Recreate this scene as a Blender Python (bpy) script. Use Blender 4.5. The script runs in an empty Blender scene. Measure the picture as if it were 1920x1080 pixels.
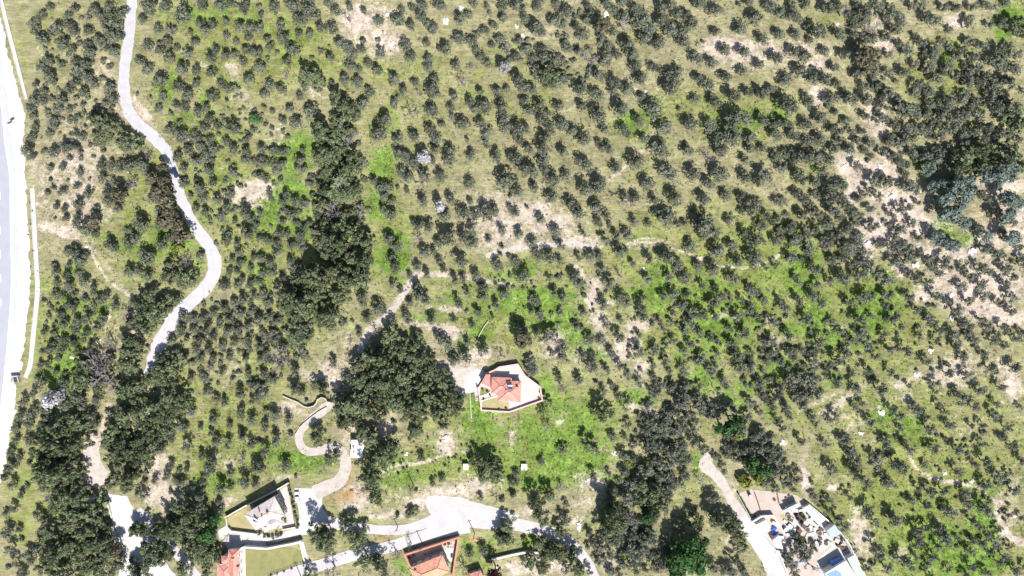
import bpy, bmesh, math, random
import numpy as np
from mathutils import Vector, Matrix

# ------------------------------------------------------------------ camera, sky, sun, exposure
SC = bpy.context.scene
COL = SC.collection
S = 4.5            # photograph pixels per metre on the ground
H = 288.0          # flying height of the camera
cam_data = bpy.data.cameras.new('camera')
cam_data.sensor_width = 36.0
cam_data.lens = 18.0 / ((1920 / 2 / S) / H)
cam_data.clip_start = 1.0
cam_data.clip_end = 6000.0
cam = bpy.data.objects.new('camera', cam_data)
cam.location = (0, 0, H)
COL.objects.link(cam)
SC.camera = cam

SUN_EL = math.radians(50)
SUN_DIR = Vector((0.40 * math.cos(SUN_EL), -0.917 * math.cos(SUN_EL), math.sin(SUN_EL))).normalized()  # towards the sun
world = bpy.data.worlds.new('World'); SC.world = world; world.use_nodes = True
nt = world.node_tree
sky = nt.nodes.new('ShaderNodeTexSky'); sky.sky_type = 'NISHITA'; sky.sun_disc = False
sky.sun_elevation = SUN_EL; sky.sun_rotation = math.atan2(SUN_DIR.x, SUN_DIR.y)
bg = nt.nodes['Background']; bg.inputs['Strength'].default_value = 0.085
nt.links.new(sky.outputs['Color'], bg.inputs['Color'])
sun_data = bpy.data.lights.new('sun', 'SUN'); sun_data.energy = 5.0; sun_data.angle = math.radians(0.5)
sun_data.color = (1.0, 0.96, 0.9)
sun = bpy.data.objects.new('sun', sun_data); COL.objects.link(sun)
sun.location = (60, -140, 250)
sun.rotation_euler = (-SUN_DIR).to_track_quat('-Z', 'Y').to_euler()
SC.view_settings.view_transform = 'Standard'
SC.view_settings.look = 'None'
SC.view_settings.exposure = 0.72
SC.view_settings.gamma = 1.0
SC.view_settings.use_curve_mapping = False
SC.render.engine = 'CYCLES'
SC.cycles.max_bounces = 4
SC.cycles.diffuse_bounces = 2
SC.cycles.transparent_max_bounces = 4

RNG = np.random.default_rng(7)
random.seed(7)

# ------------------------------------------------------------------ terrain and pixel -> ground
def hgt(x, y):
    return (1.3 * np.sin(x / 46 + 0.4) * np.cos(y / 52 - 0.3) + 0.8 * np.sin(x / 31 - y / 37 + 1.1)
            + 0.35 * np.sin(x / 15.0 + y / 19.0))

def W(px, py, h=0.0):
    z = h
    for _ in range(5):
        f = 1 - z / H
        x = (px - 960) / S * f; y = (540 - py) / S * f
        z = float(hgt(x, y)) + h
    return (x, y, z)

def WZ(px, py, z):
    f = 1 - z / H
    return ((px - 960) / S * f, (540 - py) / S * f, z)

def gz(x, y): return float(hgt(x, y))

# ------------------------------------------------------------------ materials
MATS = {}
def lin(r, g, b): return (r, g, b, 1.0)

def mat(name, col, rough=0.85, var=0.18, scale=1.2, bump=0.0, bscale=8.0, metallic=0.0, col2=None, spec=0.3):
    m = bpy.data.materials.new(name); m.use_nodes = True
    n = m.node_tree.nodes; l = m.node_tree.links
    b = n['Principled BSDF']
    b.inputs['Roughness'].default_value = rough
    b.inputs['Metallic'].default_value = metallic
    b.inputs['Specular IOR Level'].default_value = spec
    tc = n.new('ShaderNodeTexCoord')
    nz = n.new('ShaderNodeTexNoise'); nz.inputs['Scale'].default_value = scale; nz.inputs['Detail'].default_value = 7
    nz.inputs['Roughness'].default_value = 0.65
    l.new(tc.outputs['Object'], nz.inputs['Vector'])
    r = n.new('ShaderNodeValToRGB')
    c2 = col2 if col2 else tuple(c * (1 + var) for c in col)
    c1 = col if col2 else tuple(c * (1 - var) for c in col)
    r.color_ramp.elements[0].position = 0.32; r.color_ramp.elements[0].color = (*c1, 1)
    r.color_ramp.elements[1].position = 0.68; r.color_ramp.elements[1].color = (*c2, 1)
    l.new(nz.outputs['Fac'], r.inputs['Fac'])
    l.new(r.outputs['Color'], b.inputs['Base Color'])
    if bump > 0:
        nb = n.new('ShaderNodeTexNoise'); nb.inputs['Scale'].default_value = bscale; nb.inputs['Detail'].default_value = 5
        l.new(tc.outputs['Object'], nb.inputs['Vector'])
        bp = n.new('ShaderNodeBump'); bp.inputs['Strength'].default_value = bump; bp.inputs['Distance'].default_value = 0.2
        l.new(nb.outputs['Fac'], bp.inputs['Height']); l.new(bp.outputs['Normal'], b.inputs['Normal'])
    MATS[name] = m
    return m

def tile_mat(name, col, ang=0.0):
    """clay roof tiles: rows of rolls as bump with tile-by-tile colour"""
    m = bpy.data.materials.new(name); m.use_nodes = True
    n = m.node_tree.nodes; l = m.node_tree.links; b = n['Principled BSDF']
    b.inputs['Roughness'].default_value = 0.8; b.inputs['Specular IOR Level'].default_value = 0.25
    tc = n.new('ShaderNodeTexCoord')
    mp = n.new('ShaderNodeMapping'); mp.inputs['Rotation'].default_value = (0, 0, ang)
    l.new(tc.outputs['Object'], mp.inputs['Vector'])
    vo = n.new('ShaderNodeTexVoronoi'); vo.inputs['Scale'].default_value = 3.0
    nz = n.new('ShaderNodeTexNoise'); nz.inputs['Scale'].default_value = 0.6; nz.inputs['Detail'].default_value = 6
    wv = n.new('ShaderNodeTexWave'); wv.inputs['Scale'].default_value = 1.1; wv.inputs['Distortion'].default_value = 0.4
    for t in (vo, nz, wv): l.new(mp.outputs['Vector'], t.inputs['Vector'])
    sep = n.new('ShaderNodeSeparateColor'); l.new(vo.outputs['Color'], sep.inputs['Color'])
    ad = n.new('ShaderNodeMath'); ad.operation = 'MULTIPLY_ADD'; ad.inputs[1].default_value = 0.35
    l.new(sep.outputs['Red'], ad.inputs[0]); l.new(nz.outputs['Fac'], ad.inputs[2])
    r = n.new('ShaderNodeValToRGB')
    r.color_ramp.elements[0].position = 0.3; r.color_ramp.elements[0].color = (*[c * 0.72 for c in col], 1)
    r.color_ramp.elements[1].position = 0.95; r.color_ramp.elements[1].color = (*[min(1, c * 1.2) for c in col], 1)
    l.new(ad.outputs[0], r.inputs['Fac']); l.new(r.outputs['Color'], b.inputs['Base Color'])
    bp = n.new('ShaderNodeBump'); bp.inputs['Strength'].default_value = 0.5; bp.inputs['Distance'].default_value = 0.08
    l.new(wv.outputs['Fac'], bp.inputs['Height']); l.new(bp.outputs['Normal'], b.inputs['Normal'])
    MATS[name] = m
    return m

def leaf_mat(name, c_dark, c_light, trans=0.18, objvar=0.45):
    m = bpy.data.materials.new(name); m.use_nodes = True
    n = m.node_tree.nodes; l = m.node_tree.links
    for x in list(n): n.remove(x)
    out = n.new('ShaderNodeOutputMaterial')
    at = n.new('ShaderNodeAttribute'); at.attribute_name = 'tint'
    oi = n.new('ShaderNodeObjectInfo')
    mx = n.new('ShaderNodeMix'); mx.data_type = 'RGBA'
    mx.inputs[6].default_value = (*c_dark, 1); mx.inputs[7].default_value = (*c_light, 1)
    l.new(at.outputs['Fac'], mx.inputs[0])
    mr = n.new('ShaderNodeMapRange'); mr.inputs[3].default_value = 1 - objvar / 2; mr.inputs[4].default_value = 1 + objvar / 2
    l.new(oi.outputs['Random'], mr.inputs[0])
    sc = n.new('ShaderNodeVectorMath'); sc.operation = 'SCALE'
    l.new(mx.outputs[2], sc.inputs[0]); l.new(mr.outputs[0], sc.inputs['Scale'])
    d = n.new('ShaderNodeBsdfDiffuse'); t = n.new('ShaderNodeBsdfTranslucent')
    l.new(sc.outputs[0], d.inputs['Color']); l.new(sc.outputs[0], t.inputs['Color'])
    ms = n.new('ShaderNodeMixShader'); ms.inputs[0].default_value = trans
    l.new(d.outputs[0], ms.inputs[1]); l.new(t.outputs[0], ms.inputs[2]); l.new(ms.outputs[0], out.inputs['Surface'])
    MATS[name] = m
    return m

leaf_mat('olive_leaf', (0.072, 0.083, 0.058), (0.212, 0.228, 0.172), objvar=0.35, trans=0.15)
leaf_mat('pine_needle', (0.074, 0.096, 0.050), (0.212, 0.250, 0.142), objvar=0.6, trans=0.18)
leaf_mat('teal_leaf', (0.10, 0.13, 0.112), (0.26, 0.32, 0.275), objvar=0.3)
leaf_mat('green_leaf', (0.035, 0.075, 0.028), (0.100, 0.190, 0.070))
leaf_mat('yellow_leaf', (0.100, 0.120, 0.025), (0.240, 0.270, 0.075))
leaf_mat('blossom', (0.27, 0.27, 0.29), (0.47, 0.465, 0.49))
leaf_mat('plum_leaf', (0.040, 0.016, 0.020), (0.110, 0.045, 0.055))
leaf_mat('twig', (0.16, 0.14, 0.145), (0.34, 0.30, 0.32), trans=0.05)
leaf_mat('light_needle', (0.085, 0.100, 0.050), (0.235, 0.260, 0.150), objvar=0.4)
leaf_mat('brown_leaf', (0.075, 0.068, 0.045), (0.215, 0.200, 0.140))
leaf_mat('weed', (0.07, 0.085, 0.024), (0.23, 0.235, 0.085))
leaf_mat('dry_weed', (0.15, 0.125, 0.07), (0.36, 0.32, 0.19))
mat('bark', (0.22, 0.21, 0.20), bump=0.4, scale=3)
mat('white_gravel', (0.50, 0.485, 0.475), var=0.2, scale=0.5, bump=0.3, bscale=2)
mat('asphalt_pale', (0.33, 0.33, 0.375), var=0.05, scale=0.25)
mat('asphalt_shoulder', (0.42, 0.425, 0.455), var=0.04, scale=0.25)
mat('paint_white', (0.82, 0.82, 0.82), var=0.03)
mat('dirt_road', (0.42, 0.41, 0.43), var=0.10, scale=0.35, bump=0.2, bscale=3)
mat('dirt_track', (0.425, 0.38, 0.345), var=0.18, scale=0.5, bump=0.25, bscale=3)
mat('concrete', (0.45, 0.425, 0.41), var=0.16, scale=0.3)
mat('concrete_white', (0.49, 0.475, 0.465), var=0.10, scale=0.25)
mat('concrete_road', (0.425, 0.405, 0.41), var=0.13, scale=0.22)
mat('gravel_pad', (0.43, 0.405, 0.395), var=0.10, scale=0.3, bump=0.2, bscale=2)
mat('yard_soil', (0.42, 0.35, 0.305), var=0.10, scale=0.4, bump=0.15, bscale=3)
mat('pink_paving', (0.52, 0.41, 0.385), var=0.10, scale=0.5)
mat('pale_pink_paving', (0.50, 0.43, 0.405), var=0.12, scale=0.5)
mat('lawn', (0.17, 0.18, 0.065), col2=(0.25, 0.235, 0.105), scale=0.35, bump=0.3, bscale=6)
mat('dry_lawn', (0.27, 0.24, 0.115), col2=(0.37, 0.325, 0.18), scale=0.4, bump=0.3, bscale=6)
mat('orange_soil', (0.42, 0.28, 0.13), var=0.2, scale=0.4, bump=0.3)
mat('pink_wall', (0.62, 0.40, 0.36), var=0.08)
mat('red_coping', (0.55, 0.22, 0.15), var=0.12)
mat('white_wall', (0.74, 0.72, 0.69), var=0.06)
mat('beige_wall', (0.42, 0.37, 0.31), var=0.06)
mat('cream_wall', (0.62, 0.56, 0.48), var=0.06)
mat('stone_wall', (0.48, 0.44, 0.38), var=0.22, scale=2, bump=0.4, bscale=4)
mat('rock', (0.58, 0.54, 0.49), var=0.16, scale=1.4, bump=0.4, bscale=4)
mat('white_rock', (0.62, 0.60, 0.56), var=0.10, scale=1.4, bump=0.3, bscale=4)
tile_mat('red_tile', (0.53, 0.245, 0.20))
tile_mat('orange_tile', (0.58, 0.285, 0.195), 0.45)
tile_mat('beige_tile', (0.50, 0.445, 0.42), -0.55)
mat('ridge_red', (0.36, 0.15, 0.11)); mat('ridge_beige', (0.44, 0.38, 0.34))
mat('glass', (0.02, 0.03, 0.05), rough=0.12, var=0.05, spec=0.6)
mat('panel_blue', (0.03, 0.045, 0.13), rough=0.2, var=0.1, spec=0.6)
mat('tank_white', (0.72, 0.72, 0.72), rough=0.4, var=0.04)
mat('white_roof', (0.66, 0.66, 0.67), rough=0.5, var=0.06)
mat('pale_roof', (0.43, 0.48, 0.50), rough=0.5, var=0.10, scale=0.7)
mat('blue_roof', (0.29, 0.36, 0.45), rough=0.5, var=0.06)
mat('greenish_roof', (0.36, 0.395, 0.36), rough=0.6, var=0.08)
mat('grey_roof', (0.45, 0.45, 0.43), rough=0.7, var=0.1)
mat('blue_tarp', (0.05, 0.14, 0.50), rough=0.5, var=0.2)
mat('blue_tank', (0.13, 0.23, 0.55), rough=0.4, var=0.08)
mat('dark_metal', (0.05, 0.05, 0.055), rough=0.5)
mat('pole_wood', (0.12, 0.10, 0.085))
mat('car_white', (0.72, 0.72, 0.73), rough=0.25, var=0.02, spec=0.6)
mat('car_blue', (0.02, 0.035, 0.10), rough=0.25, var=0.05, spec=0.6)
mat('car_green', (0.025, 0.05, 0.04), rough=0.25, var=0.05, spec=0.6)
mat('tyre', (0.02, 0.02, 0.02))
mat('lamp_glass', (0.6, 0.6, 0.6), rough=0.15)
mat('dark_cloth', (0.025, 0.025, 0.03)); mat('skin', (0.42, 0.27, 0.19))
mat('wood', (0.22, 0.155, 0.10), var=0.25, scale=3)
mat('dark_wood', (0.10, 0.075, 0.055), var=0.25, scale=3)
mat('compost', (0.09, 0.065, 0.05), var=0.3, scale=2)

# ------------------------------------------------------------------ mesh helpers
class MB:
    def __init__(s): s.v = []; s.f = []; s.m = []
    def add(s, vs, fs, mi=0):
        o = len(s.v); s.v += [tuple(map(float, p)) for p in vs]
        for f in fs: s.f.append([i + o for i in f]); s.m.append(mi)
        return s
    def prism(s, poly, z0, z1, mi=0):
        n = len(poly)
        a = sum(poly[i][0] * poly[(i + 1) % n][1] - poly[(i + 1) % n][0] * poly[i][1] for i in range(n))
        if a < 0: poly = poly[::-1]
        z0 = z0 if hasattr(z0, '__len__') else [z0] * n
        z1 = z1 if hasattr(z1, '__len__') else [z1] * n
        if a < 0: z0 = z0[::-1]; z1 = z1[::-1]
        vs = [(p[0], p[1], z) for p, z in zip(poly, z0)] + [(p[0], p[1], z) for p, z in zip(poly, z1)]
        fs = [list(range(n - 1, -1, -1)), list(range(n, 2 * n))] + [[i, (i + 1) % n, n + (i + 1) % n, n + i] for i in range(n)]
        return s.add(vs, fs, mi)
    def box(s, c, size, rz=0.0, mi=0):
        hx, hy = size[0] / 2, size[1] / 2; ca, sa = math.cos(rz), math.sin(rz)
        poly = [(c[0] + x * ca - y * sa, c[1] + x * sa + y * ca) for x, y in ((-hx, -hy), (hx, -hy), (hx, hy), (-hx, hy))]
        return s.prism(poly, c[2], c[2] + size[2], mi)
    def tube(s, a, b, r0, r1, n=6, mi=0, cap=True):
        a = Vector(a); b = Vector(b); d = (b - a)
        if d.length < 1e-5: return s
        d.normalize(); u = d.orthogonal().normalized(); w = d.cross(u)
        vs = []
        for p, r in ((a, r0), (b, r1)):
            for k in range(n):
                t = 2 * math.pi * k / n
                vs.append(p + (u * math.cos(t) + w * math.sin(t)) * r)
        fs = [[k, (k + 1) % n, n + (k + 1) % n, n + k] for k in range(n)]
        if cap: fs += [list(range(n - 1, -1, -1)), list(range(n, 2 * n))]
        return s.add(vs, fs, mi)
    def build(s, name, material, parent=None, smooth=False, bevel=0.0, loc=None):
        me = bpy.data.meshes.new(name)
        vs = s.v
        if loc is not None: vs = [(p[0] - loc[0], p[1] - loc[1], p[2] - loc[2]) for p in vs]
        me.from_pydata(vs, [], s.f)
        ms = material if isinstance(material, (list, tuple)) else [material]
        for m in ms: me.materials.append(MATS[m])
        if len(ms) > 1: me.polygons.foreach_set('material_index', s.m)
        if smooth: me.polygons.foreach_set('use_smooth', [True] * len(me.polygons))
        me.update()
        o = bpy.data.objects.new(name, me); COL.objects.link(o)
        if loc is not None: o.location = loc
        if parent is not None: o.parent = parent
        if bevel > 0:
            bv = o.modifiers.new('bevel', 'BEVEL'); bv.width = bevel; bv.segments = 2; bv.limit_method = 'ANGLE'
        return o

def empty(name, loc=(0, 0, 0), rz=0.0):
    o = bpy.data.objects.new(name, None); o.empty_display_size = 0.5
    o.location = loc; o.rotation_euler = (0, 0, rz); COL.objects.link(o)
    return o

def tag(o, label=None, cat=None, group=None, kind=None):
    if label: o['label'] = label
    if cat: o['category'] = cat
    if group: o['group'] = group
    if kind: o['kind'] = kind
    return o

def catmull(pts, step):
    P = [np.array(p, float) for p in pts]
    P = [2 * P[0] - P[1]] + P + [2 * P[-1] - P[-2]]
    out = []
    for i in range(1, len(P) - 2):
        n = max(2, int(np.linalg.norm((P[i + 1] - P[i])[:2]) / step))
        for k in range(n):
            t = k / n
            out.append(0.5 * (2 * P[i] + (P[i + 1] - P[i - 1]) * t + (2 * P[i - 1] - 5 * P[i] + 4 * P[i + 1] - P[i + 2]) * t * t
                              + (3 * P[i] - P[i - 1] - 3 * P[i + 1] + P[i + 2]) * t ** 3))
    out.append(P[-2])
    return out

def strip(name, pts, material, lift, jit=0.0, label=None, kind='structure', seed=0, ncross=5, parent=None):
    """a ribbon lying on the terrain; pts are (px, py, width_px)"""
    rng = np.random.default_rng(seed)
    c = catmull(pts, 4.0)
    c = [(W(p[0], p[1])[:2], p[2] / S / 2) for p in c]
    xy = np.array([p[0] for p in c]); hw = np.array([p[1] for p in c])
    t = np.gradient(xy, axis=0); t /= np.linalg.norm(t, axis=1)[:, None] + 1e-9
    nrm = np.stack([-t[:, 1], t[:, 0]], 1)
    def walk():
        a = rng.normal(0, 1, len(c)); k = np.array([.15, .25, .3, .25, .15]); a = np.convolve(np.concatenate([a, a, a]) if len(a) < 5 else a, k, 'same')[:len(c)] * 1.4 + rng.normal(0, .35, len(c))
        return a * jit
    L = hw + walk(); R = hw + walk()
    mb = MB(); vs = []
    for i in range(len(c)):
        for k in range(ncross):
            u = k / (ncross - 1)
            off = -R[i] + (L[i] + R[i]) * u
            p = xy[i] + nrm[i] * off
            vs.append((p[0], p[1], gz(p[0], p[1]) + lift))
    fs = []
    for i in range(len(c) - 1):
        for k in range(ncross - 1):
            a = i * ncross + k
            fs.append([a, a + ncross, a + ncross + 1, a + 1][::-1])
    mb.add(vs, fs)
    o = mb.build(name, material, parent)
    if kind: o['kind'] = kind
    if label: o['label'] = label
    return o

def patch(name, poly, material, lift, jit=0.0, smooth=False, label=None, kind='structure', seed=0, z=None, maxe=2.5, parent=None):
    """a sheet lying on the terrain (or flat at z) bounded by a pixel polygon"""
    rng = np.random.default_rng(seed)
    pts = [np.array(p, float) for p in poly]
    if smooth:
        pts = catmull(pts + [pts[0]], 5.0)[:-1]
    else:
        q = []
        for i in range(len(pts)):
            a, b = pts[i], pts[(i + 1) % len(pts)]
            n = max(1, int(np.linalg.norm(b - a) / 6)) if jit > 0 else 1
            for k in range(n): q.append(a + (b - a) * k / n)
        pts = q
    bm = bmesh.new()
    vs = []
    for p in pts:
        x, y, _ = W(p[0], p[1]) if z is None else WZ(p[0], p[1], z)
        if jit > 0: x += rng.normal(0, jit); y += rng.normal(0, jit)
        vs.append(bm.verts.new((x, y, 0)))
    es = [bm.edges.new((vs[i], vs[(i + 1) % len(vs)])) for i in range(len(vs))]
    bmesh.ops.triangle_fill(bm, edges=es, use_beauty=True)
    if z is None:
        for _ in range(7):
            le = [e for e in bm.edges if e.calc_length() > maxe]
            if not le: break
            bmesh.ops.subdivide_edges(bm, edges=le, cuts=1)
            bmesh.ops.triangulate(bm, faces=[f for f in bm.faces if len(f.verts) > 3])
    for v in bm.verts: v.co.z = (gz(v.co.x, v.co.y) + lift) if z is None else z
    for f in bm.faces:
        f.normal_update()
        if f.normal.z < 0: f.normal_flip()
    me = bpy.data.meshes.new(name); bm.to_mesh(me); bm.free()
    me.materials.append(MATS[material])
    o = bpy.data.objects.new(name, me); COL.objects.link(o)
    if kind: o['kind'] = kind
    if label: o['label'] = label
    if parent is not None: o.parent = parent
    return o
# ------------------------------------------------------------------ ground cover (what grows or lies where)
# (px, py, rx, ry, rotation in degrees, strength)
GREEN = [(430,90,170,120,0,.55),(420,330,150,150,0,.55),(500,430,130,140,0,.6),(120,620,70,110,0,.7),(250,470,80,90,0,.45),
 (90,60,60,60,0,.25),(240,380,50,60,0,.3),(420,760,150,110,0,.45),(400,880,110,70,0,.5),(720,340,30,150,0,.45),(740,420,40,90,0,.4),
 (850,200,160,120,0,.22),(700,120,120,80,0,.2),(560,80,80,80,0,.3),(1000,170,120,60,0,.25),(1330,230,130,60,0,.35),(1250,180,80,50,0,.25),
 (1420,210,60,40,0,.5),(1560,30,40,20,0,.5),(1780,110,60,60,0,.4),(1750,180,90,50,0,.4),(1900,30,30,40,0,.8),(1890,60,20,30,0,.6),
 (1000,540,200,60,0,.5),(1050,600,120,70,0,.6),(1300,590,220,120,0,.65),(1250,440,140,70,0,.35),(1430,440,60,50,0,.5),(1500,480,80,60,0,.5),
 (1600,600,180,120,0,.6),(1650,560,80,60,0,.5),(1700,760,260,140,0,.55),(1750,900,240,120,0,.7),(1800,1020,160,80,0,.8),(1650,1000,120,90,0,.5),
 (1080,800,120,90,0,.7),(1020,850,140,60,0,.6),(900,830,120,60,0,.4),(940,880,120,40,0,.5),(760,880,90,50,0,.45),(700,960,80,40,0,.3),
 (1280,900,60,80,0,.35),(1330,980,60,80,0,.2),(560,880,60,40,0,.5),(880,960,60,30,0,.2),(900,1040,60,40,0,.6),(1010,1030,60,40,0,.4),
 (1400,560,120,80,0,.4),(1450,680,120,80,0,.6),(60,850,80,120,0,.35),(80,980,80,80,0,.35),(1640,350,60,60,0,.2),(1780,460,60,30,0,.5),
 (640,480,60,120,0,.3),(560,620,90,60,0,.35),(910,610,70,50,0,.5),(800,600,60,40,0,.35),(650,1000,90,40,0,.2),(1170,320,60,40,0,.2)]
VIVID = [(312,165,16,26,0,1.),(345,225,22,14,0,.8),(390,20,60,12,0,.6),(300,25,20,12,0,.7),(380,190,12,14,0,.7),(500,385,36,26,0,1.1),(515,375,30,40,0,.6),
 (560,290,28,40,20,1.),(548,350,22,30,0,.8),(590,70,12,10,0,.3),(420,340,20,16,0,.5),(350,440,26,30,0,.5),(480,520,20,30,0,.5),(560,430,20,20,0,.7),
 (135,560,20,20,0,.6),(190,585,14,18,0,.9),(145,680,24,22,0,1.),(120,640,18,20,0,.6),(105,700,22,12,0,.8),(110,690,20,12,0,.7),(160,620,30,14,0,.6),
 (140,510,18,14,0,.6),(210,450,30,20,0,.4),(250,520,30,16,0,.3),(270,470,18,14,0,.4),(325,455,30,26,0,.4),(370,470,14,20,0,.7),
 (715,310,14,20,0,.6),(735,240,10,40,0,.5),(700,380,12,22,0,.8),(718,300,16,30,0,.3),(772,330,8,40,0,.5),(745,490,16,22,0,.9),(720,490,14,26,0,.5),(755,470,20,20,0,.4),
 (940,520,40,10,-8,.5),(985,505,26,16,0,.7),(1000,555,70,9,4,.9),(1045,580,30,9,0,.6),(1040,598,40,22,0,.8),(1035,580,22,14,0,.8),(1085,640,20,26,30,.9),(1125,665,16,10,0,.8),
 (1200,450,22,12,0,.5),(1240,520,26,18,0,.7),(1215,550,26,8,0,.9),(1290,550,26,10,0,.8),(1240,570,20,16,0,.5),(1340,540,20,10,0,.7),(1340,620,32,22,0,.8),(1350,600,30,18,0,.7),(1290,660,20,14,0,.7),
 (1330,710,30,22,0,.9),(1380,740,26,22,0,.8),(1200,745,24,18,0,.9),(1420,600,20,20,0,.5),(1500,545,20,12,0,.5),(1530,590,16,22,0,.9),(1560,630,14,20,0,.9),(1630,580,20,30,0,.9),(1645,590,22,18,0,.8),(1600,640,16,12,0,.6),
 (1480,620,20,10,0,.8),(1460,690,16,16,0,.8),(1490,690,20,10,0,.7),(1560,700,18,12,0,.5),(1445,780,10,16,0,.9),(1650,780,20,24,0,.8),(1700,800,30,20,0,.6),
 (1060,840,50,40,0,.7),(1100,860,30,34,0,.9),(1080,780,50,30,0,.6),(1150,900,24,14,0,.8),(1020,720,14,30,0,.7),(895,760,18,40,0,1.0),(920,800,60,20,0,.4),(985,900,20,14,0,.7),(1035,760,20,30,0,.7),(1000,905,30,10,0,.6),(1070,900,36,10,0,.5),
 (1310,870,26,14,30,.6),(1120,980,24,14,-20,.5),(1085,975,20,14,0,.4),(1760,1010,22,26,0,.9),(1740,1050,30,16,0,.6),(1850,960,24,30,0,.9),(1860,1000,16,20,0,.7),(1850,1055,30,16,0,.8),(1780,1045,20,18,0,.7),(1830,1060,26,16,0,.5),
 (1890,30,24,14,0,1.),(1880,60,14,10,0,1.),(1840,200,14,12,0,.9),(1780,100,14,20,0,.4),(1420,228,30,12,0,.7),(1365,235,24,10,0,.4),(1180,240,26,16,0,.6),(1010,60,16,8,0,.2),(1195,220,40,14,0,.5),(1460,215,16,14,0,.9),(1720,295,14,20,0,.9),
 (1770,425,30,12,30,.8),(1815,450,14,14,0,.9),(1530,320,10,14,0,.6),(1520,480,20,14,0,.4),(1510,510,40,14,0,.5),(1660,515,10,10,0,.8),(1750,560,10,10,0,.3),
 (575,865,34,14,10,1.),(500,850,20,12,0,.5),(375,905,30,16,0,.5),(420,905,14,12,0,.8),(405,970,20,16,0,.8),(700,905,16,8,0,.4),(720,870,26,8,-15,.6),(760,895,40,16,0,.5),(855,920,6,8,0,.9),
 (870,1020,10,14,0,.6),(760,1060,14,20,0,.9),(900,1030,24,14,0,.7),(990,1015,12,10,0,.8),(860,640,30,20,30,.6),(895,625,16,12,0,.9),(905,585,26,12,0,.7),(840,560,20,14,0,.7),(955,575,26,8,0,.7),(790,595,20,10,0,.6),(940,690,30,8,0,.8)]
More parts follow.
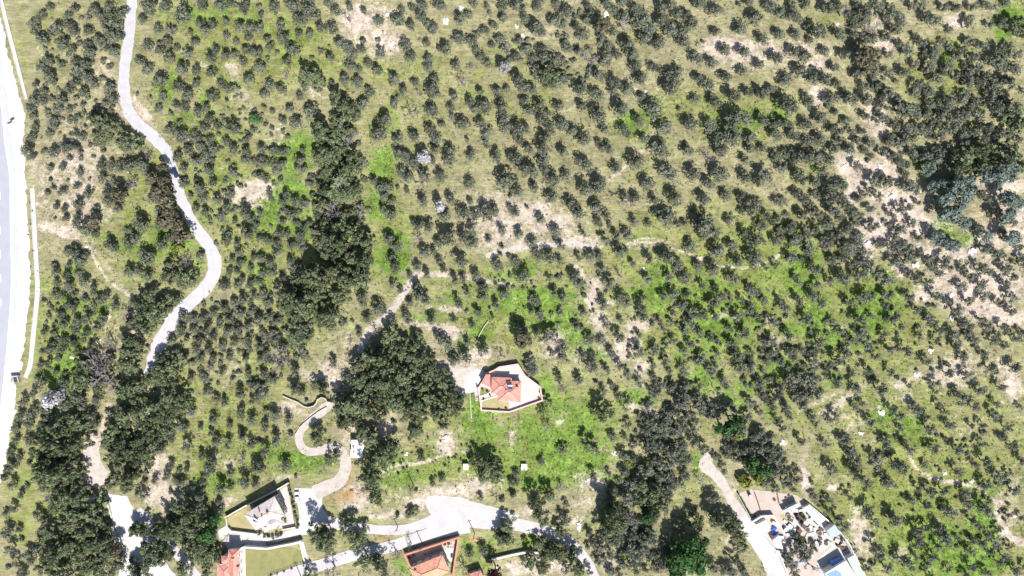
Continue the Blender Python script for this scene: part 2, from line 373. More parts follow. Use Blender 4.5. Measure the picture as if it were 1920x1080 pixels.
BARE = [(1640,330,70,60,0,.55),(1700,430,90,60,0,.5),(1860,450,60,110,0,.6),(1850,560,90,60,0,.7),(1640,210,60,60,0,.5),(1500,110,90,40,0,.5),(1400,110,80,30,0,.6),(1760,700,120,40,-20,.3),(1150,620,60,80,0,.4),(1000,420,90,45,0,.7),(700,60,80,50,0,.6),(690,50,60,45,0,.9),(660,60,30,30,0,.7),(660,25,16,30,0,.4),(735,90,30,20,0,.4),(700,20,60,14,0,.6),(580,165,40,20,0,.6),(610,180,40,14,0,.3),(520,250,30,18,-30,.7),
 (1380,95,46,28,0,1.2),(1430,95,60,24,0,.7),(1340,85,30,20,0,.4),(1500,90,50,20,0,.8),(1530,120,40,22,0,.9),(1450,90,14,12,0,1.),(1535,180,18,24,0,1.),(1660,85,36,16,0,.8),(1640,60,20,60,0,.6),(1790,40,24,20,0,.9),(1860,20,26,20,0,.5),(1640,215,26,40,0,1.0),(1650,245,20,16,0,1.1),
 (1010,60,40,40,0,.35),(1070,60,40,16,0,.3),(1100,300,60,20,-30,.25),(960,385,40,16,30,.8),(990,400,60,26,10,1.1),(1030,420,60,22,0,1.1),(950,420,40,26,0,.9),(940,450,50,20,0,.8),(890,400,40,60,0,.4),(1080,450,50,10,0,1.),(1005,460,60,8,-6,.9),(960,470,40,8,-15,.8),
 (1205,460,30,10,0,.7),(1150,180,30,20,0,.2),(1070,180,40,26,0,.3),
 (1590,310,24,30,0,1.3),(1620,320,40,26,0,1.1),(1600,355,24,26,0,1.1),(1655,315,40,14,0,1.1),(1670,330,26,30,0,.8),(1592,380,16,16,0,1.),(1680,370,50,14,0,1.1),(1710,370,30,10,0,.9),(1630,440,40,30,0,.4),(1620,455,26,12,0,1.),(1690,430,60,60,0,.35),(1700,400,30,20,0,.5),(1625,480,10,40,-25,.3),
 (1690,500,30,20,20,.9),(1740,470,60,20,10,.8),(1800,475,50,12,0,1.),(1880,350,50,20,0,1.1),(1900,400,40,26,0,1.1),(1860,440,26,60,0,.7),(1910,450,26,40,0,1.1),(1870,530,60,50,0,.9),(1880,590,60,22,15,1.2),(1830,580,30,22,0,1.),(1900,540,30,40,0,.8),(1790,560,40,30,0,.8),(1730,555,26,20,0,.8),(1780,520,60,40,0,.5),
 (1040,420,30,30,0,.6),(1115,535,16,22,0,1.),(1110,560,14,30,0,1.),(1120,600,20,30,-20,.9),(1195,610,30,14,0,1.1),(1180,640,20,30,0,.9),(1165,660,16,30,0,1.1),(1200,690,14,18,0,1.2),(1205,710,12,18,0,.7),(1130,640,14,30,0,.6),(1220,600,30,8,0,.6),(1140,570,14,10,0,.7),
 (1010,610,20,40,0,.2),(1050,650,20,30,0,.4),(1085,660,16,30,0,.6),(1040,630,24,16,0,.6),(1215,770,20,12,0,.8),(1240,778,20,10,0,.6),(1050,790,12,10,0,.6),(1185,765,10,12,0,.7),
 (100,430,40,10,12,1.2),(120,440,30,8,15,1.),(80,400,12,60,0,.4),(170,360,60,40,0,.3),(160,420,50,30,0,.4),(100,330,60,60,0,.25),(140,390,40,30,0,.3),(200,400,16,16,0,.4),(170,300,60,30,0,.35),
 (175,470,14,10,40,.5),(205,500,40,5,50,.6),(220,560,30,6,20,.5),(190,120,30,16,0,.35),(200,140,16,30,0,.5),(225,200,14,40,0,.5),(260,200,12,40,-30,.8),(280,225,10,30,-40,.6),(225,255,16,14,0,.5),
 (120,280,70,90,0,.22),(180,330,70,60,0,.2),(200,170,40,60,0,.3),(140,230,60,60,0,.3),(1260,150,70,50,0,.25),(1180,170,60,50,0,.3),(300,720,30,20,0,.4),(440,690,26,22,0,.6),(420,720,20,20,0,.3),(600,715,40,12,25,.8),(640,700,30,30,0,.5),(610,690,20,20,0,.6),(640,640,60,40,30,.4),(590,700,14,8,0,.6),(560,770,26,12,20,.7),(530,765,20,16,0,.5),
 (700,560,40,30,0,.3),(790,610,60,8,10,.7),(850,580,40,8,8,.8),(830,640,40,30,0,.5),(860,690,60,20,0,1.),(890,660,30,14,-20,.7),(930,665,26,10,0,.6),(790,580,20,16,0,.3),(845,620,30,16,0,.5),(1030,655,24,26,0,.5),
 (838,835,20,20,20,1.1),(835,815,14,14,0,.9),(720,800,22,16,-40,1.1),(715,790,16,30,0,.6),(740,780,14,10,0,.6),(650,830,20,30,0,.6),(660,800,26,10,0,.5),(660,920,30,40,0,.6),(640,905,16,12,0,.6),(690,940,60,30,0,.4),(740,965,70,14,0,.7),(780,950,40,20,0,.7),(820,925,60,20,0,.5),(870,920,60,20,0,.5),(900,900,50,20,0,.45),
 (640,770,20,10,0,.6),(650,740,30,12,0,.7),(1080,975,20,14,0,.8),(1000,960,30,14,0,.9),(1090,940,40,20,0,.6),(1110,905,40,20,10,.8),(1130,1010,20,30,0,.6),(1150,1060,30,20,0,.5),(960,820,12,20,0,.8),
 (1385,880,30,30,0,.4),(1330,930,30,50,0,.3),(1310,1000,60,60,0,.25),(1380,1010,26,40,0,.4),(1375,940,20,40,0,.4),(1510,900,10,40,-10,1.1),(1505,880,10,16,0,.9),(1560,915,12,8,0,1.),(1470,830,8,8,0,.9),(1510,850,10,20,0,.6),(1580,900,30,14,0,.4),
 (1620,1020,30,60,-10,.6),(1610,980,20,40,0,.5),(1690,1040,20,20,0,.6),(1580,750,60,10,-35,.8),(1560,770,30,12,-35,.8),(1690,720,24,12,0,.8),(1700,745,14,18,0,.7),(1600,800,60,10,-25,.5),(1720,705,16,8,-15,.9),(1750,700,20,20,0,.4),(1800,700,40,40,0,.5),(1830,690,26,30,0,.6),(1900,720,20,40,0,.8),(1880,700,20,30,0,.5),(1820,800,40,30,0,.4),
 (1880,940,30,20,0,.6),(1890,970,26,20,0,.8),(1900,900,20,30,0,.5),(1880,1000,14,30,0,.7),(1900,1010,20,12,0,.8),(1440,600,14,10,0,.7),(1466,640,14,16,0,.5),(1450,640,10,30,0,.5),(1480,560,20,20,0,.4),(1580,610,26,14,0,.5),(1360,590,30,8,0,.5),
 (300,925,40,24,0,1.),(300,880,26,40,0,.9),(270,860,20,14,0,.7),(300,860,14,14,0,.7),(320,940,30,20,0,1.),(425,940,26,12,-25,.7),(405,855,10,5,0,1.),(430,870,30,14,-25,.6),(390,1000,12,20,0,.7),(540,895,40,8,0,.7),
 (100,190,20,8,0,.2),(105,105,40,10,0,.25),(60,290,16,60,0,.25),(50,620,10,60,0,.2),(380,120,20,14,0,.5),(440,130,20,24,-40,.8),(455,180,18,14,0,.9),(370,80,40,8,0,.4),(470,355,36,16,0,.9),(455,360,40,30,0,.5),(470,390,30,20,0,.6),(490,345,16,16,0,.6),(420,370,40,10,0,.4),(500,360,20,12,0,.5),
 (1000,1060,40,20,0,1.),(965,1065,20,20,0,1.),(1040,1065,40,16,0,.9),(940,1060,20,14,0,.6),(570,670,20,20,0,.3)]
ORANGE = [(650,905,14,8,0,.9),(660,890,8,20,0,.9),(650,930,26,16,0,.9),(620,930,8,26,0,.7),(660,870,10,14,0,.6),(255,955,8,26,-30,.7),(285,990,12,14,0,.6),(260,940,6,12,0,.6),
 (890,1010,18,10,0,.8),(960,1005,26,6,0,.6),(1000,985,40,5,5,1.),(1035,990,16,6,0,.8),(1840,400,20,12,0,.3),(1830,390,16,30,0,.3),(720,800,14,14,-40,.5),(160,400,40,30,0,.25),(190,350,26,30,0,.2),(1480,790,30,30,0,.3),(1560,700,30,8,0,.3),(1600,780,60,12,-25,.3),(1020,790,20,20,0,.2),
 (1700,900,120,100,0,.25),(820,990,30,6,-15,.8),(720,1010,60,8,-14,.6),(600,1045,60,8,-14,.5)]
TRAILS = [([(782,516),(760,545),(742,572),(722,595),(700,612),(685,632),(676,660),(668,690),(662,716),(672,735)],5.5,1.25),
 ([(840,514),(800,514),(782,516)],4,1.),([(840,516),(880,520),(925,530),(960,535)],4,.9),
 ([(915,480),(950,468),(990,460),(1035,458),(1080,458),(1120,463)],4,1.2),
 ([(1180,462),(1200,455),(1230,455),(1270,468),(1310,484),(1370,502),(1420,498),(1460,480)],2.2,1.0),
 ([(1175,458),(1200,448),(1225,447),(1270,458)],1.8,.9),([(1140,340),(1165,320),(1200,290),(1230,280)],5,.6),([(1080,500),(1110,540),(1120,560)],5,.9),
 ([(165,462),(185,500),(205,528),(235,548),(250,558)],2.4,1.),([(175,465),(195,492),(215,520),(245,550)],1.4,.8),
 ([(700,790),(780,880),(800,870)],1,.0),([(712,888),(745,872),(790,868),(840,850),(880,845)],2.6,.9),([(700,905),(760,876),(830,862)],2,.6),
 ([(1705,855),(1720,880),(1760,898),(1800,905),(1840,918),(1850,932)],2.2,1.1),([(1712,870),(1740,898),(1790,908)],1.6,.8),
 ([(1868,940),(1875,970),(1890,1000),(1910,1015),(1930,1020)],6,1.2),([(1500,770),(1560,740),(1620,720)],5,.5),([(1560,790),(1640,765),(1700,735)],5,.5),
 ([(195,640),(205,590),(215,560)],2,.8),([(250,585),(246,640),(232,700)],3.2,1.0),([(205,760),(200,780),(192,800),(180,850)],4,1.0),([(150,790),(168,808),(182,820)],3,1.),
 ([(60,300),(80,340),(90,400),(110,435)],2,.6),([(70,90),(82,110)],1.4,.9),([(90,125),(125,150)],1.4,.8),
 ([(540,255),(570,262),(600,290)],1.2,.0),([(820,690),(860,680),(890,668),(915,662)],8,1.2),([(655,740),(690,745),(720,738)],5,.8),
 ([(560,600),(590,640),(540,680)],5,.3),([(1060,460),(1100,462),(1125,462)],4,1.),([(1440,492),(1470,470)],2.2,.9),
 ([(1340,80),(1380,100),(1440,95),(1500,100)],6,.4),([(890,610),(900,640)],1,.0),([(1165,150),(1130,180),(1080,200),(1040,210)],3.5,.5)]

def blobs(L, X, Y):
    A = np.zeros_like(X)
    for (x, y, rx, ry, rot, s) in L:
        c, q = math.cos(math.radians(rot)), math.sin(math.radians(rot))
        u = ((X - x) * c + (Y - y) * q) / rx; v = (-(X - x) * q + (Y - y) * c) / ry
        A = np.maximum(A, s * np.exp(-0.9 * (u * u + v * v))) if s > 0.5 else A + s * np.exp(-0.9 * (u * u + v * v))
    return A

def trails(L, X, Y):
    A = np.zeros_like(X)
    for pts, w, s in L:
        if s <= 0: continue
        c = catmull(pts, 3.0)
        d2 = np.full(X.shape, 1e9)
        for p in c:
            d2 = np.minimum(d2, (X - p[0]) ** 2 + (Y - p[1]) ** 2)
        A = np.maximum(A, s * np.exp(-0.5 * d2 / (w * w)))
    return A

def make_ground():
    inner_x = np.arange(-240, 240.01, 0.8); inner_y = np.arange(-145, 145.01, 0.8)
    far = np.array([8, 20, 40, 80, 160, 320, 640, 1200, 2400.0])
    gx = np.concatenate([inner_x[0] - far[::-1], inner_x, inner_x[-1] + far])
    gy = np.concatenate([inner_y[0] - far[::-1], inner_y, inner_y[-1] + far])
    X, Y = np.meshgrid(gx, gy); Z = hgt(X, Y)
    nx, ny = len(gx), len(gy)
    co = np.stack([X.ravel(), Y.ravel(), Z.ravel()], 1)
    i = np.arange((nx - 1) * (ny - 1)); r = i // (nx - 1); c = i % (nx - 1)
    a = r * nx + c
    quads = np.stack([a, a + 1, a + nx + 1, a + nx], 1)
    f = 1 - Z / H
    PX = (X / f * S + 960); PY = (540 - Y / f * S)
    PXc = np.clip(PX, -60, 1980); PYc = np.clip(PY, -40, 1120)
    cov = np.zeros((nx * ny, 4), np.float32)
    G, V, B, O = blobs(GREEN, PXc, PYc), blobs([(a, b, c * 1.45, d * 1.45, e, f) for a, b, c, d, e, f in VIVID], PXc, PYc), blobs([(a, b, c, d, e, f * (0.78 if a < 620 and b < 700 else 1.0)) for a, b, c, d, e, f in BARE], PXc, PYc), blobs(ORANGE, PXc, PYc)
    B = np.maximum(B, trails(TRAILS, PX, PY))
    for k, A in enumerate((G, V, B, O)): cov[:, k] = np.clip(A, 0, 1.3).ravel()
    me = bpy.data.meshes.new('ground')
    me.vertices.add(len(co)); me.vertices.foreach_set('co', co.ravel())
    me.loops.add(quads.size); me.loops.foreach_set('vertex_index', quads.ravel().astype(np.int32))
    me.polygons.add(len(quads)); me.polygons.foreach_set('loop_start', np.arange(0, quads.size, 4, dtype=np.int32))
    me.polygons.foreach_set('use_smooth', np.ones(len(quads), bool))
    me.update(calc_edges=True)
    at = me.color_attributes.new('cover', 'FLOAT_COLOR', 'POINT'); at.data.foreach_set('color', cov.ravel())
    me.materials.append(ground_mat())
    o = bpy.data.objects.new('ground', me); COL.objects.link(o); o['kind'] = 'structure'
    return (G, V, B, gx, gy)

def ground_mat():
    m = bpy.data.materials.new('hillside'); m.use_nodes = True
    n = m.node_tree.nodes; l = m.node_tree.links; b = n['Principled BSDF']
    b.inputs['Roughness'].default_value = 0.95; b.inputs['Specular IOR Level'].default_value = 0.05
    tc = n.new('ShaderNodeTexCoord')
    def noise(scale, detail=8, rough=0.65, stretch=None, dist=0.0):
        t = n.new('ShaderNodeTexNoise'); t.inputs['Scale'].default_value = scale; t.inputs['Detail'].default_value = detail
        t.inputs['Roughness'].default_value = rough; t.inputs['Distortion'].default_value = dist
        if stretch:
            mp = n.new('ShaderNodeMapping'); mp.inputs['Rotation'].default_value = (0, 0, stretch[0]); mp.inputs['Scale'].default_value = (stretch[1], stretch[2], 1)
            l.new(tc.outputs['Object'], mp.inputs['Vector']); l.new(mp.outputs['Vector'], t.inputs['Vector'])
        else: l.new(tc.outputs['Object'], t.inputs['Vector'])
        return t.outputs['Fac']
    def ramp(fac, stops):
        r = n.new('ShaderNodeValToRGB')
        e = r.color_ramp.elements
        e[0].position, e[0].color = stops[0][0], (*stops[0][1], 1); e[1].position, e[1].color = stops[-1][0], (*stops[-1][1], 1)
        for p, c in stops[1:-1]:
            x = e.new(p); x.color = (*c, 1)
        l.new(fac, r.inputs['Fac']); return r.outputs['Color']
    def math_(op, a, c):
        x = n.new('ShaderNodeMath'); x.operation = op
        for i, v in enumerate((a, c)):
            if isinstance(v, (int, float)): x.inputs[i].default_value = v
            else: l.new(v, x.inputs[i])
        return x.outputs[0]
    def mix(fac, a, c):
        x = n.new('ShaderNodeMix'); x.data_type = 'RGBA'
        if isinstance(fac, float): x.inputs[0].default_value = fac
        else: l.new(fac, x.inputs[0])
        l.new(a, x.inputs[6]); l.new(c, x.inputs[7]); return x.outputs[2]
    def smooth(v, lo, hi):
        x = n.new('ShaderNodeMapRange'); x.interpolation_type = 'SMOOTHSTEP'; x.inputs[1].default_value = lo; x.inputs[2].default_value = hi
        l.new(v, x.inputs[0]); return x.outputs[0]
    at = n.new('ShaderNodeAttribute'); at.attribute_name = 'cover'
    sep = n.new('ShaderNodeSeparateColor'); l.new(at.outputs['Color'], sep.inputs['Color'])
    big = noise(0.07, 5, 0.65); mid = noise(0.45, 5, 0.7); fine = noise(1.25, 4, 0.8)
    streak = noise(0.55, 4, 0.7, (math.radians(32), 0.45, 2.6)); mid2 = noise(0.28, 5, 0.72, (1.1, 1, 1.2))
    detail = math_('ADD', math_('MULTIPLY', mid, 0.5), math_('MULTIPLY', fine, 0.5))
    dstreak = math_('ADD', math_('MULTIPLY', detail, 0.6), math_('MULTIPLY', streak, 0.4))
    straw = ramp(dstreak, [(0.32, (0.095, 0.092, 0.046)), (0.44, (0.225, 0.210, 0.118)), (0.56, (0.335, 0.308, 0.190)), (0.70, (0.470, 0.430, 0.300))])
    grass = ramp(dstreak, [(0.32, (0.055, 0.080, 0.018)), (0.45, (0.165, 0.190, 0.054)), (0.57, (0.272, 0.285, 0.106)), (0.70, (0.390, 0.390, 0.205))])
    lush = ramp(detail, [(0.35, (0.045, 0.090, 0.013)), (0.5, (0.135, 0.225, 0.040)), (0.64, (0.255, 0.350, 0.095))])
    soil = ramp(detail, [(0.30, (0.270, 0.215, 0.160)), (0.47, (0.440, 0.365, 0.300)), (0.62, (0.600, 0.530, 0.460))])
    rust = ramp(detail, [(0.32, (0.230, 0.150, 0.070)), (0.66, (0.470, 0.330, 0.170))])
    j = math_('SUBTRACT', math_('ADD', math_('MULTIPLY', big, 0.5), math_('MULTIPLY', mid2, 0.8)), 0.65)
    jf = math_('ADD', math_('MULTIPLY', j, 1.2), math_('ADD', math_('MULTIPLY', math_('SUBTRACT', fine, 0.5), 0.5), math_('MULTIPLY', math_('SUBTRACT', mid, 0.5), 0.9)))
    gm = smooth(math_('ADD', sep.outputs['Red'], math_('MULTIPLY', jf, 2.2)), 0.0, 0.70)
    vm = smooth(math_('ADD', math_('ADD', sep.outputs['Green'], math_('MULTIPLY', sep.outputs['Red'], 0.58)), math_('MULTIPLY', jf, 2.4)), 0.36, 1.0)
    bm_ = smooth(math_('ADD', sep.outputs['Blue'], math_('MULTIPLY', jf, 1.5)), 0.24, 0.95)
    om = smooth(math_('ADD', at.outputs['Alpha'], math_('MULTIPLY', jf, 1.3)), 0.35, 0.85)
    c = mix(gm, straw, grass)
    c = mix(vm, c, lush)
    c = mix(bm_, c, soil)
    c = mix(om, c, rust)
    tone = n.new('ShaderNodeMapRange'); tone.inputs[1].default_value = 0.35; tone.inputs[2].default_value = 0.65; tone.inputs[3].default_value = 0.66; tone.inputs[4].default_value = 1.14
    l.new(noise(0.11, 6, 0.75, (0.6, 1.0, 1.7)), tone.inputs[0])
    mul = n.new('ShaderNodeVectorMath'); mul.operation = 'SCALE'
    l.new(c, mul.inputs[0]); l.new(tone.outputs[0], mul.inputs['Scale']); c = mul.outputs[0]
    l.new(c, b.inputs['Base Color'])
    bp = n.new('ShaderNodeBump'); bp.inputs['Strength'].default_value = 0.75; bp.inputs['Distance'].default_value = 0.6
    l.new(dstreak, bp.inputs['Height']); l.new(bp.outputs['Normal'], b.inputs['Normal'])
    return m

COVER = make_ground()

# ------------------------------------------------------------------ roads, paths, paved ground
patch('gravel_verge', [(-70,-30),(-14,-20),(2,38),(12,88),(25,140),(39,188),(48,215),(45,250),(46,290),(50,360),(54,450),(58,520),(56,560),(48,625),(42,680),(36,706),(24,716),(32,730),(26,790),(20,820),(10,870),(0,905),(-20,960),(-70,1000)],
      'white_gravel', 0.05, jit=0.35, label='blown-out white gravel verge beside the highway')
strip('highway', [(-62,-40,60),(-48,60,60),(-27,200,60),(-18,270,60),(-7,400,60),(-5,500,60),(-6,560,60),(-12,650,60),(-21,740,60),(-30,820,60),(-46,910,60),(-70,1000,60)],
      'asphalt_pale', 0.10, label='pale grey highway curving along the edge')
strip('highway_shoulder', [(-24,-40,14),(-11,60,14),(9,200,12),(16,270,12),(24,330,10),(25,400,10),(27,500,10),(26,560,10),(20,650,12),(11,740,12),(2,820,12),(-14,910,12)],
      'asphalt_shoulder', 0.13, label='lighter paved shoulder of the highway')
strip('edge_line', [(-30,-40,1.4),(-17,60,1.4),(3,200,1.4),(10,270,1.4),(19,330,1.4),(20,400,1.4),(22,500,1.4),(21,560,1.4),(14,650,1.4),(5,740,1.4),(-4,820,1.4),(-20,910,1.4)],
      'paint_white', 0.16, label='white painted edge line of the highway', ncross=2)
for k, yy in enumerate((360, 425, 470, 515, 560)):
    strip('lane_dash', [(1 + 0.2 * k, yy, 1.6), (1 + 0.2 * k, yy + 14, 1.6)], 'paint_white', 0.16, ncross=2, label='short white lane dash on the highway')
strip('dirt_road', [(250,-30,19),(248,0,19),(245,40,19),(240,85,20),(234,130,21),(232,165,22),(240,205,23),(262,235,23),(290,258,22),(310,282,20),(320,305,19),(330,335,18),(340,370,18),(355,405,19),(378,442,22),(397,472,24),(403,500,25),(393,530,25),(370,556,24),(340,582,25),(315,612,24),(297,645,22),(284,680,18),(277,702,14)],
      'dirt_road', 0.09, jit=0.26, label='pale winding dirt road through the olive groves', seed=3)
strip('footpath', [(782,516,8),(760,545,9),(742,572,10),(722,595,10),(700,612,11),(685,632,11),(676,660,10),(668,690,8),(662,716,7)], 'dirt_track', 0.05, jit=0.4, seed=8, label='narrow pale dirt trail beside the pine grove')
strip('footpath', [(915,481,4),(950,469,5),(990,461,7),(1035,458,9),(1080,457,10),(1118,464,5)], 'dirt_track', 0.05, jit=0.35, seed=9, label='pale dirt track below the bare pink field')
patch('clearing', [(158,830),(172,818),(186,822),(186,850),(192,870),(204,882),(200,900),(198,914),(180,916),(160,912),(156,890),(155,855)], 'dirt_track', 0.06, jit=0.3, label='bare pinkish dirt clearing among the pines')
patch('concrete_yard', [(198,924),(215,928),(240,930),(246,945),(258,965),(275,978),(290,1000),(300,1040),(330,1080),(345,1100),(215,1100),(228,1060),(232,1030),(222,1015),(210,1012),(212,985),(208,955)], 'concrete_white', 0.07, jit=0.15, smooth=False, label='white concrete yard among the pines')
strip('concrete_lane', [(258,955,15),(280,980,18),(305,1008,18),(330,1035,18),(352,1060,18),(380,1095,18)], 'concrete_road', 0.11, label='pale concrete lane leaving the yard')
strip('driveway', [(628,752,16),(612,764,18),(594,778,18),(577,793,17),(564,808,16),(560,824,16),(568,840,16),(586,847,16),(606,843,17),(622,838,18),(638,845,20),(648,866,21),(646,886,22),(632,904,24),(608,916,26),(590,925,26)], 'dirt_track', 0.08, jit=0.18, seed=5, label='pale S-shaped driveway climbing to the pine grove')
patch('plaza', [(552,915),(596,916),(604,930),(604,960),(600,985),(575,1002),(550,1006),(520,1016),(495,1014),(470,1006),(440,1000),(428,1000),(420,1010),(412,1012),(408,995),(425,985),(440,996),(482,996),(500,1004),(530,998),(556,990),(562,970),(558,945)], 'concrete_white', 0.06, label='white concrete forecourt between the houses')
strip('lane', [(596,960,20),(612,975,20),(640,984,20),(680,990,19),(720,994,18),(760,992,18),(800,980,20),(830,970,30),(870,968,40),(910,972,40),(950,980,26),(990,988,24),(1030,998,22),(1060,1012,22),(1085,1035,20),(1105,1060,18),(1120,1090,16)], 'concrete_road', 0.10, jit=0.12, label='white village lane sweeping past the houses', seed=4)
strip('lower_lane', [(500,1098,22),(540,1078,22),(600,1060,22),(660,1042,22),(720,1028,22),(780,1010,22),(830,994,26),(880,985,30)], 'concrete_road', 0.075, jit=0.10, label='lower white lane joining at the wedge')
patch('gravel_pad', [(800,930),(830,928),(870,934),(900,944),(940,956),(975,966),(960,980),(920,985),(870,975),(830,975),(806,962),(796,945)], 'gravel_pad', 0.065, jit=0.25, label='pale gravel turning pad above the lane')
patch('paved_bay', [(666,1030),(690,1014),(692,1028),(680,1035)], 'concrete', 0.06, label='small concrete bay beside the lower lane')
strip('track', [(1325,845,12),(1328,860,18),(1322,872,26),(1340,888,20),(1356,910,17),(1370,935,18),(1385,960,21),(1402,985,28),(1418,1005,32),(1432,1030,30),(1446,1055,24),(1462,1090,22)], 'dirt_track', 0.07, jit=0.2, seed=6, label='pale track running to the walled smallholding')
patch('track_apron', [(1388,968),(1412,972),(1430,990),(1450,1020),(1470,1060),(1478,1085),(1440,1085),(1425,1045),(1400,1010),(1390,990)], 'concrete_white', 0.10, jit=0.12, label='white concrete apron outside the smallholding')
# ------------------------------------------------------------------ trees seen in the photograph, tile by tile
# each entry: x y r [kind], in units of 2.5 photograph pixels inside a 480 x 270 tile
T = {}
T[0, 0] = """37 4 5|31 10 5|27 14 5|24 17 5|26 22 6|32 29 6|31 25 4|56 6 5|50 11 5|52 18 5|56 23 5|42 20 7|38 23 5|47 32 7|54 36 5|71 7 6|66 11 5|82 5 5|76 11 7|84 13 8|91 10 6|88 18 6|79 18 6|66 22 5|84 25 7|90 27 5|75 30 6|65 33 5|68 39 6|86 38 6|80 36 4|36 45 5|31 50 5|46 48 4|56 45 6|58 51 7|65 48 5|38 57 6|35 53 5|27 63 4|32 68 5|27 74 6|24 80 5|33 76 4|40 61 4|66 58 6|70 62 5|55 61 6|52 66 5|62 68 6|47 74 6|43 81 5|52 81 4|82 65 6|84 73 6|78 77 4|62 78 3|63 84 3|57 90 3|70 83 4|40 92 6|37 99 5|26 95 5|24 102 5|57 100 4|62 102 4|48 107 5|25 86 4|83 83 3|76 90 7 P|80 97 8 P|72 99 6 P|87 95 5 Y|94 105 7 P|105 105 4 P
138 11 9|112 4 8|124 4 6|106 13 5|113 9 4|118 21 5|128 22 6|142 23 4|150 17 6|154 22 6|160 18 5|169 15 5|180 19 6|188 21 6|170 27 4|146 31 5|110 34 6|119 32 4|125 30 5|132 35 4|141 40 6|120 37 5|127 43 6|162 37 5|169 41 6|175 40 5|158 43 6|105 45 5|110 50 6|177 31 4|184 36 6|191 38 6|182 46 5|137 51 6|147 52 5|158 53 6|120 59 7|134 64 6|141 70 6|147 62 5|166 63 5|173 66 5|186 58 6|121 72 5|119 81 4|132 78 5|139 80 5|159 71 6|170 75 3|128 85 3|148 82 6|155 80 4|135 91 3|158 89 5|168 90 3|175 95 7|153 96 5|163 94 4|127 96 6|136 101 7|146 102 6|157 105 5|170 106 4|190 89 4 J|189 97 4|186 103 4|178 4 3|184 5 6|183 9 3|152 2 6|165 3 6|173 2 4|103 70 2|113 72 2|190 52 3|186 27 5"""
T[0, 1] = """13 4 6|2 4 3|4 11 4|28 4 7|40 9 8|33 14 7|42 1 5|18 19 6|2 21 6|20 27 8|32 25 4|40 25 5|48 20 5|57 21 6|8 28 5|10 34 5|27 36 7|2 38 5|16 39 3|23 45 6|42 43 3|3 50 6|9 44 3|49 38 3|55 42 5|55 34 2|63 32 6|70 36 6|73 40 5|80 30 4|79 36 5|70 5 5|60 8 6|54 2 4|81 8 4|69 14 4 B|92 15 5|109 6 4|106 14 7|116 18 5|117 5 4|125 4 6|124 12 6|132 20 6|128 17 6|137 3 7|94 40 6|84 47 5|91 53 6|70 48 6|77 51 4|66 59 6|76 61 6|92 30 3|112 33 6|116 41 6|128 32 4|129 44 6|129 50 5|142 35 7|138 37 4|152 28 6|153 13 6|159 10 5|163 2 5|173 4 4|175 9 3|185 3 6|185 12 6|178 18 5|171 22 5|165 25 4|162 30 6|164 36 6|168 42 5|173 46 6|182 28 6|177 33 4|187 36 6|190 44 4|186 51 6 W|150 49 5|161 50 3 B|103 58 7|110 66 6|119 61 4|133 58 6|132 67 8|122 70 4 B|104 76 6|131 81 8|85 69 5|79 76 7|96 88 8|117 85 6 B|33 72 4|25 81 5|12 83 4|6 80 3|40 82 8|20 90 4|30 91 6|7 93 3|12 96 3|24 102 3|11 100 2|6 70 5|18 65 6|10 63 5|23 56 4 B|45 67 3|57 63 4|148 71 5|160 75 6|168 68 5|170 78 7|163 81 5|146 80 5|147 87 4|139 93 4|154 92 7|168 91 7|173 99 7|186 92 8|184 79 7|181 68 5|188 66 4|131 97 6|135 103 6|92 99 9|118 101 8|106 104 6|158 104 3|172 106 5|155 62 5 B
36 59 9 P|60 74 7 P|66 82 8 P|60 88 7 P|50 98 8 P|55 104 8 P|48 104 6 P|68 98 5 P|71 103 7 B"""
T[0, 2] = """3 3 6|8 6 7|19 3 6|33 2 5|40 7 8|47 12 4|31 14 6|10 13 6|17 20 9|22 24 5|57 4 5|59 9 5|56 15 5|48 20 5|53 25 6|76 7 5|71 2 6|82 1 4|93 6 7|83 12 7|95 15 8|103 20 8|98 10 6|112 5 7|119 3 6|124 9 7|112 13 8|118 20 7|126 22 7|135 16 7|130 10 6|108 30 9|100 27 8|128 30 7|140 1 6|152 6 7|170 3 3|177 1 5|182 11 8|190 3 4|171 20 7|152 23 5|159 36 6|187 28 6|173 38 6|185 47 6|172 52 6|160 57 6|138 42 7|149 46 6|139 57 6|146 62 7|140 33 3 B|143 31 2|120 57 9|118 65 8|124 52 6|106 50 5|111 53 4|86 33 7|90 40 7|92 48 6|96 57 8|70 42 8|78 40 6|72 33 6|68 20 7 K|75 23 6|83 20 5 B|67 28 5|50 38 5|55 43 4 B|62 44 4 B|40 33 5|42 36 5|31 45 7|24 42 7|30 52 8 P|37 58 7|22 36 6|15 42 6|18 50 5|5 30 6|10 36 6|3 42 5|4 58 8|8 65 6|14 66 6|25 60 6|32 62 6|39 60 4|41 47 2|64 55 7|50 66 8|64 71 6|77 61 8|86 65 7|75 67 5|97 72 5|81 80 9|105 80 9|125 81 3|137 73 5|151 75 7|165 71 7|176 68 6|186 69 7|191 66 4|52 79 6|64 84 8|59 80 4|34 78 6|12 82 7|20 78 7|22 88 7|27 84 4|9 75 5|28 95 6|37 92 7|44 97 6|10 95 6|4 96 8|24 102 8|5 104 6|53 103 7|69 96 6|83 96 6|95 90 6|87 100 5|113 94 8|133 92 7|148 93 7|167 87 10|162 94 7|187 89 7|155 104 8|165 102 8|178 102 7|98 103 6|111 106 5|65 106 4|71 106 3|92 86 4|130 107 3"""
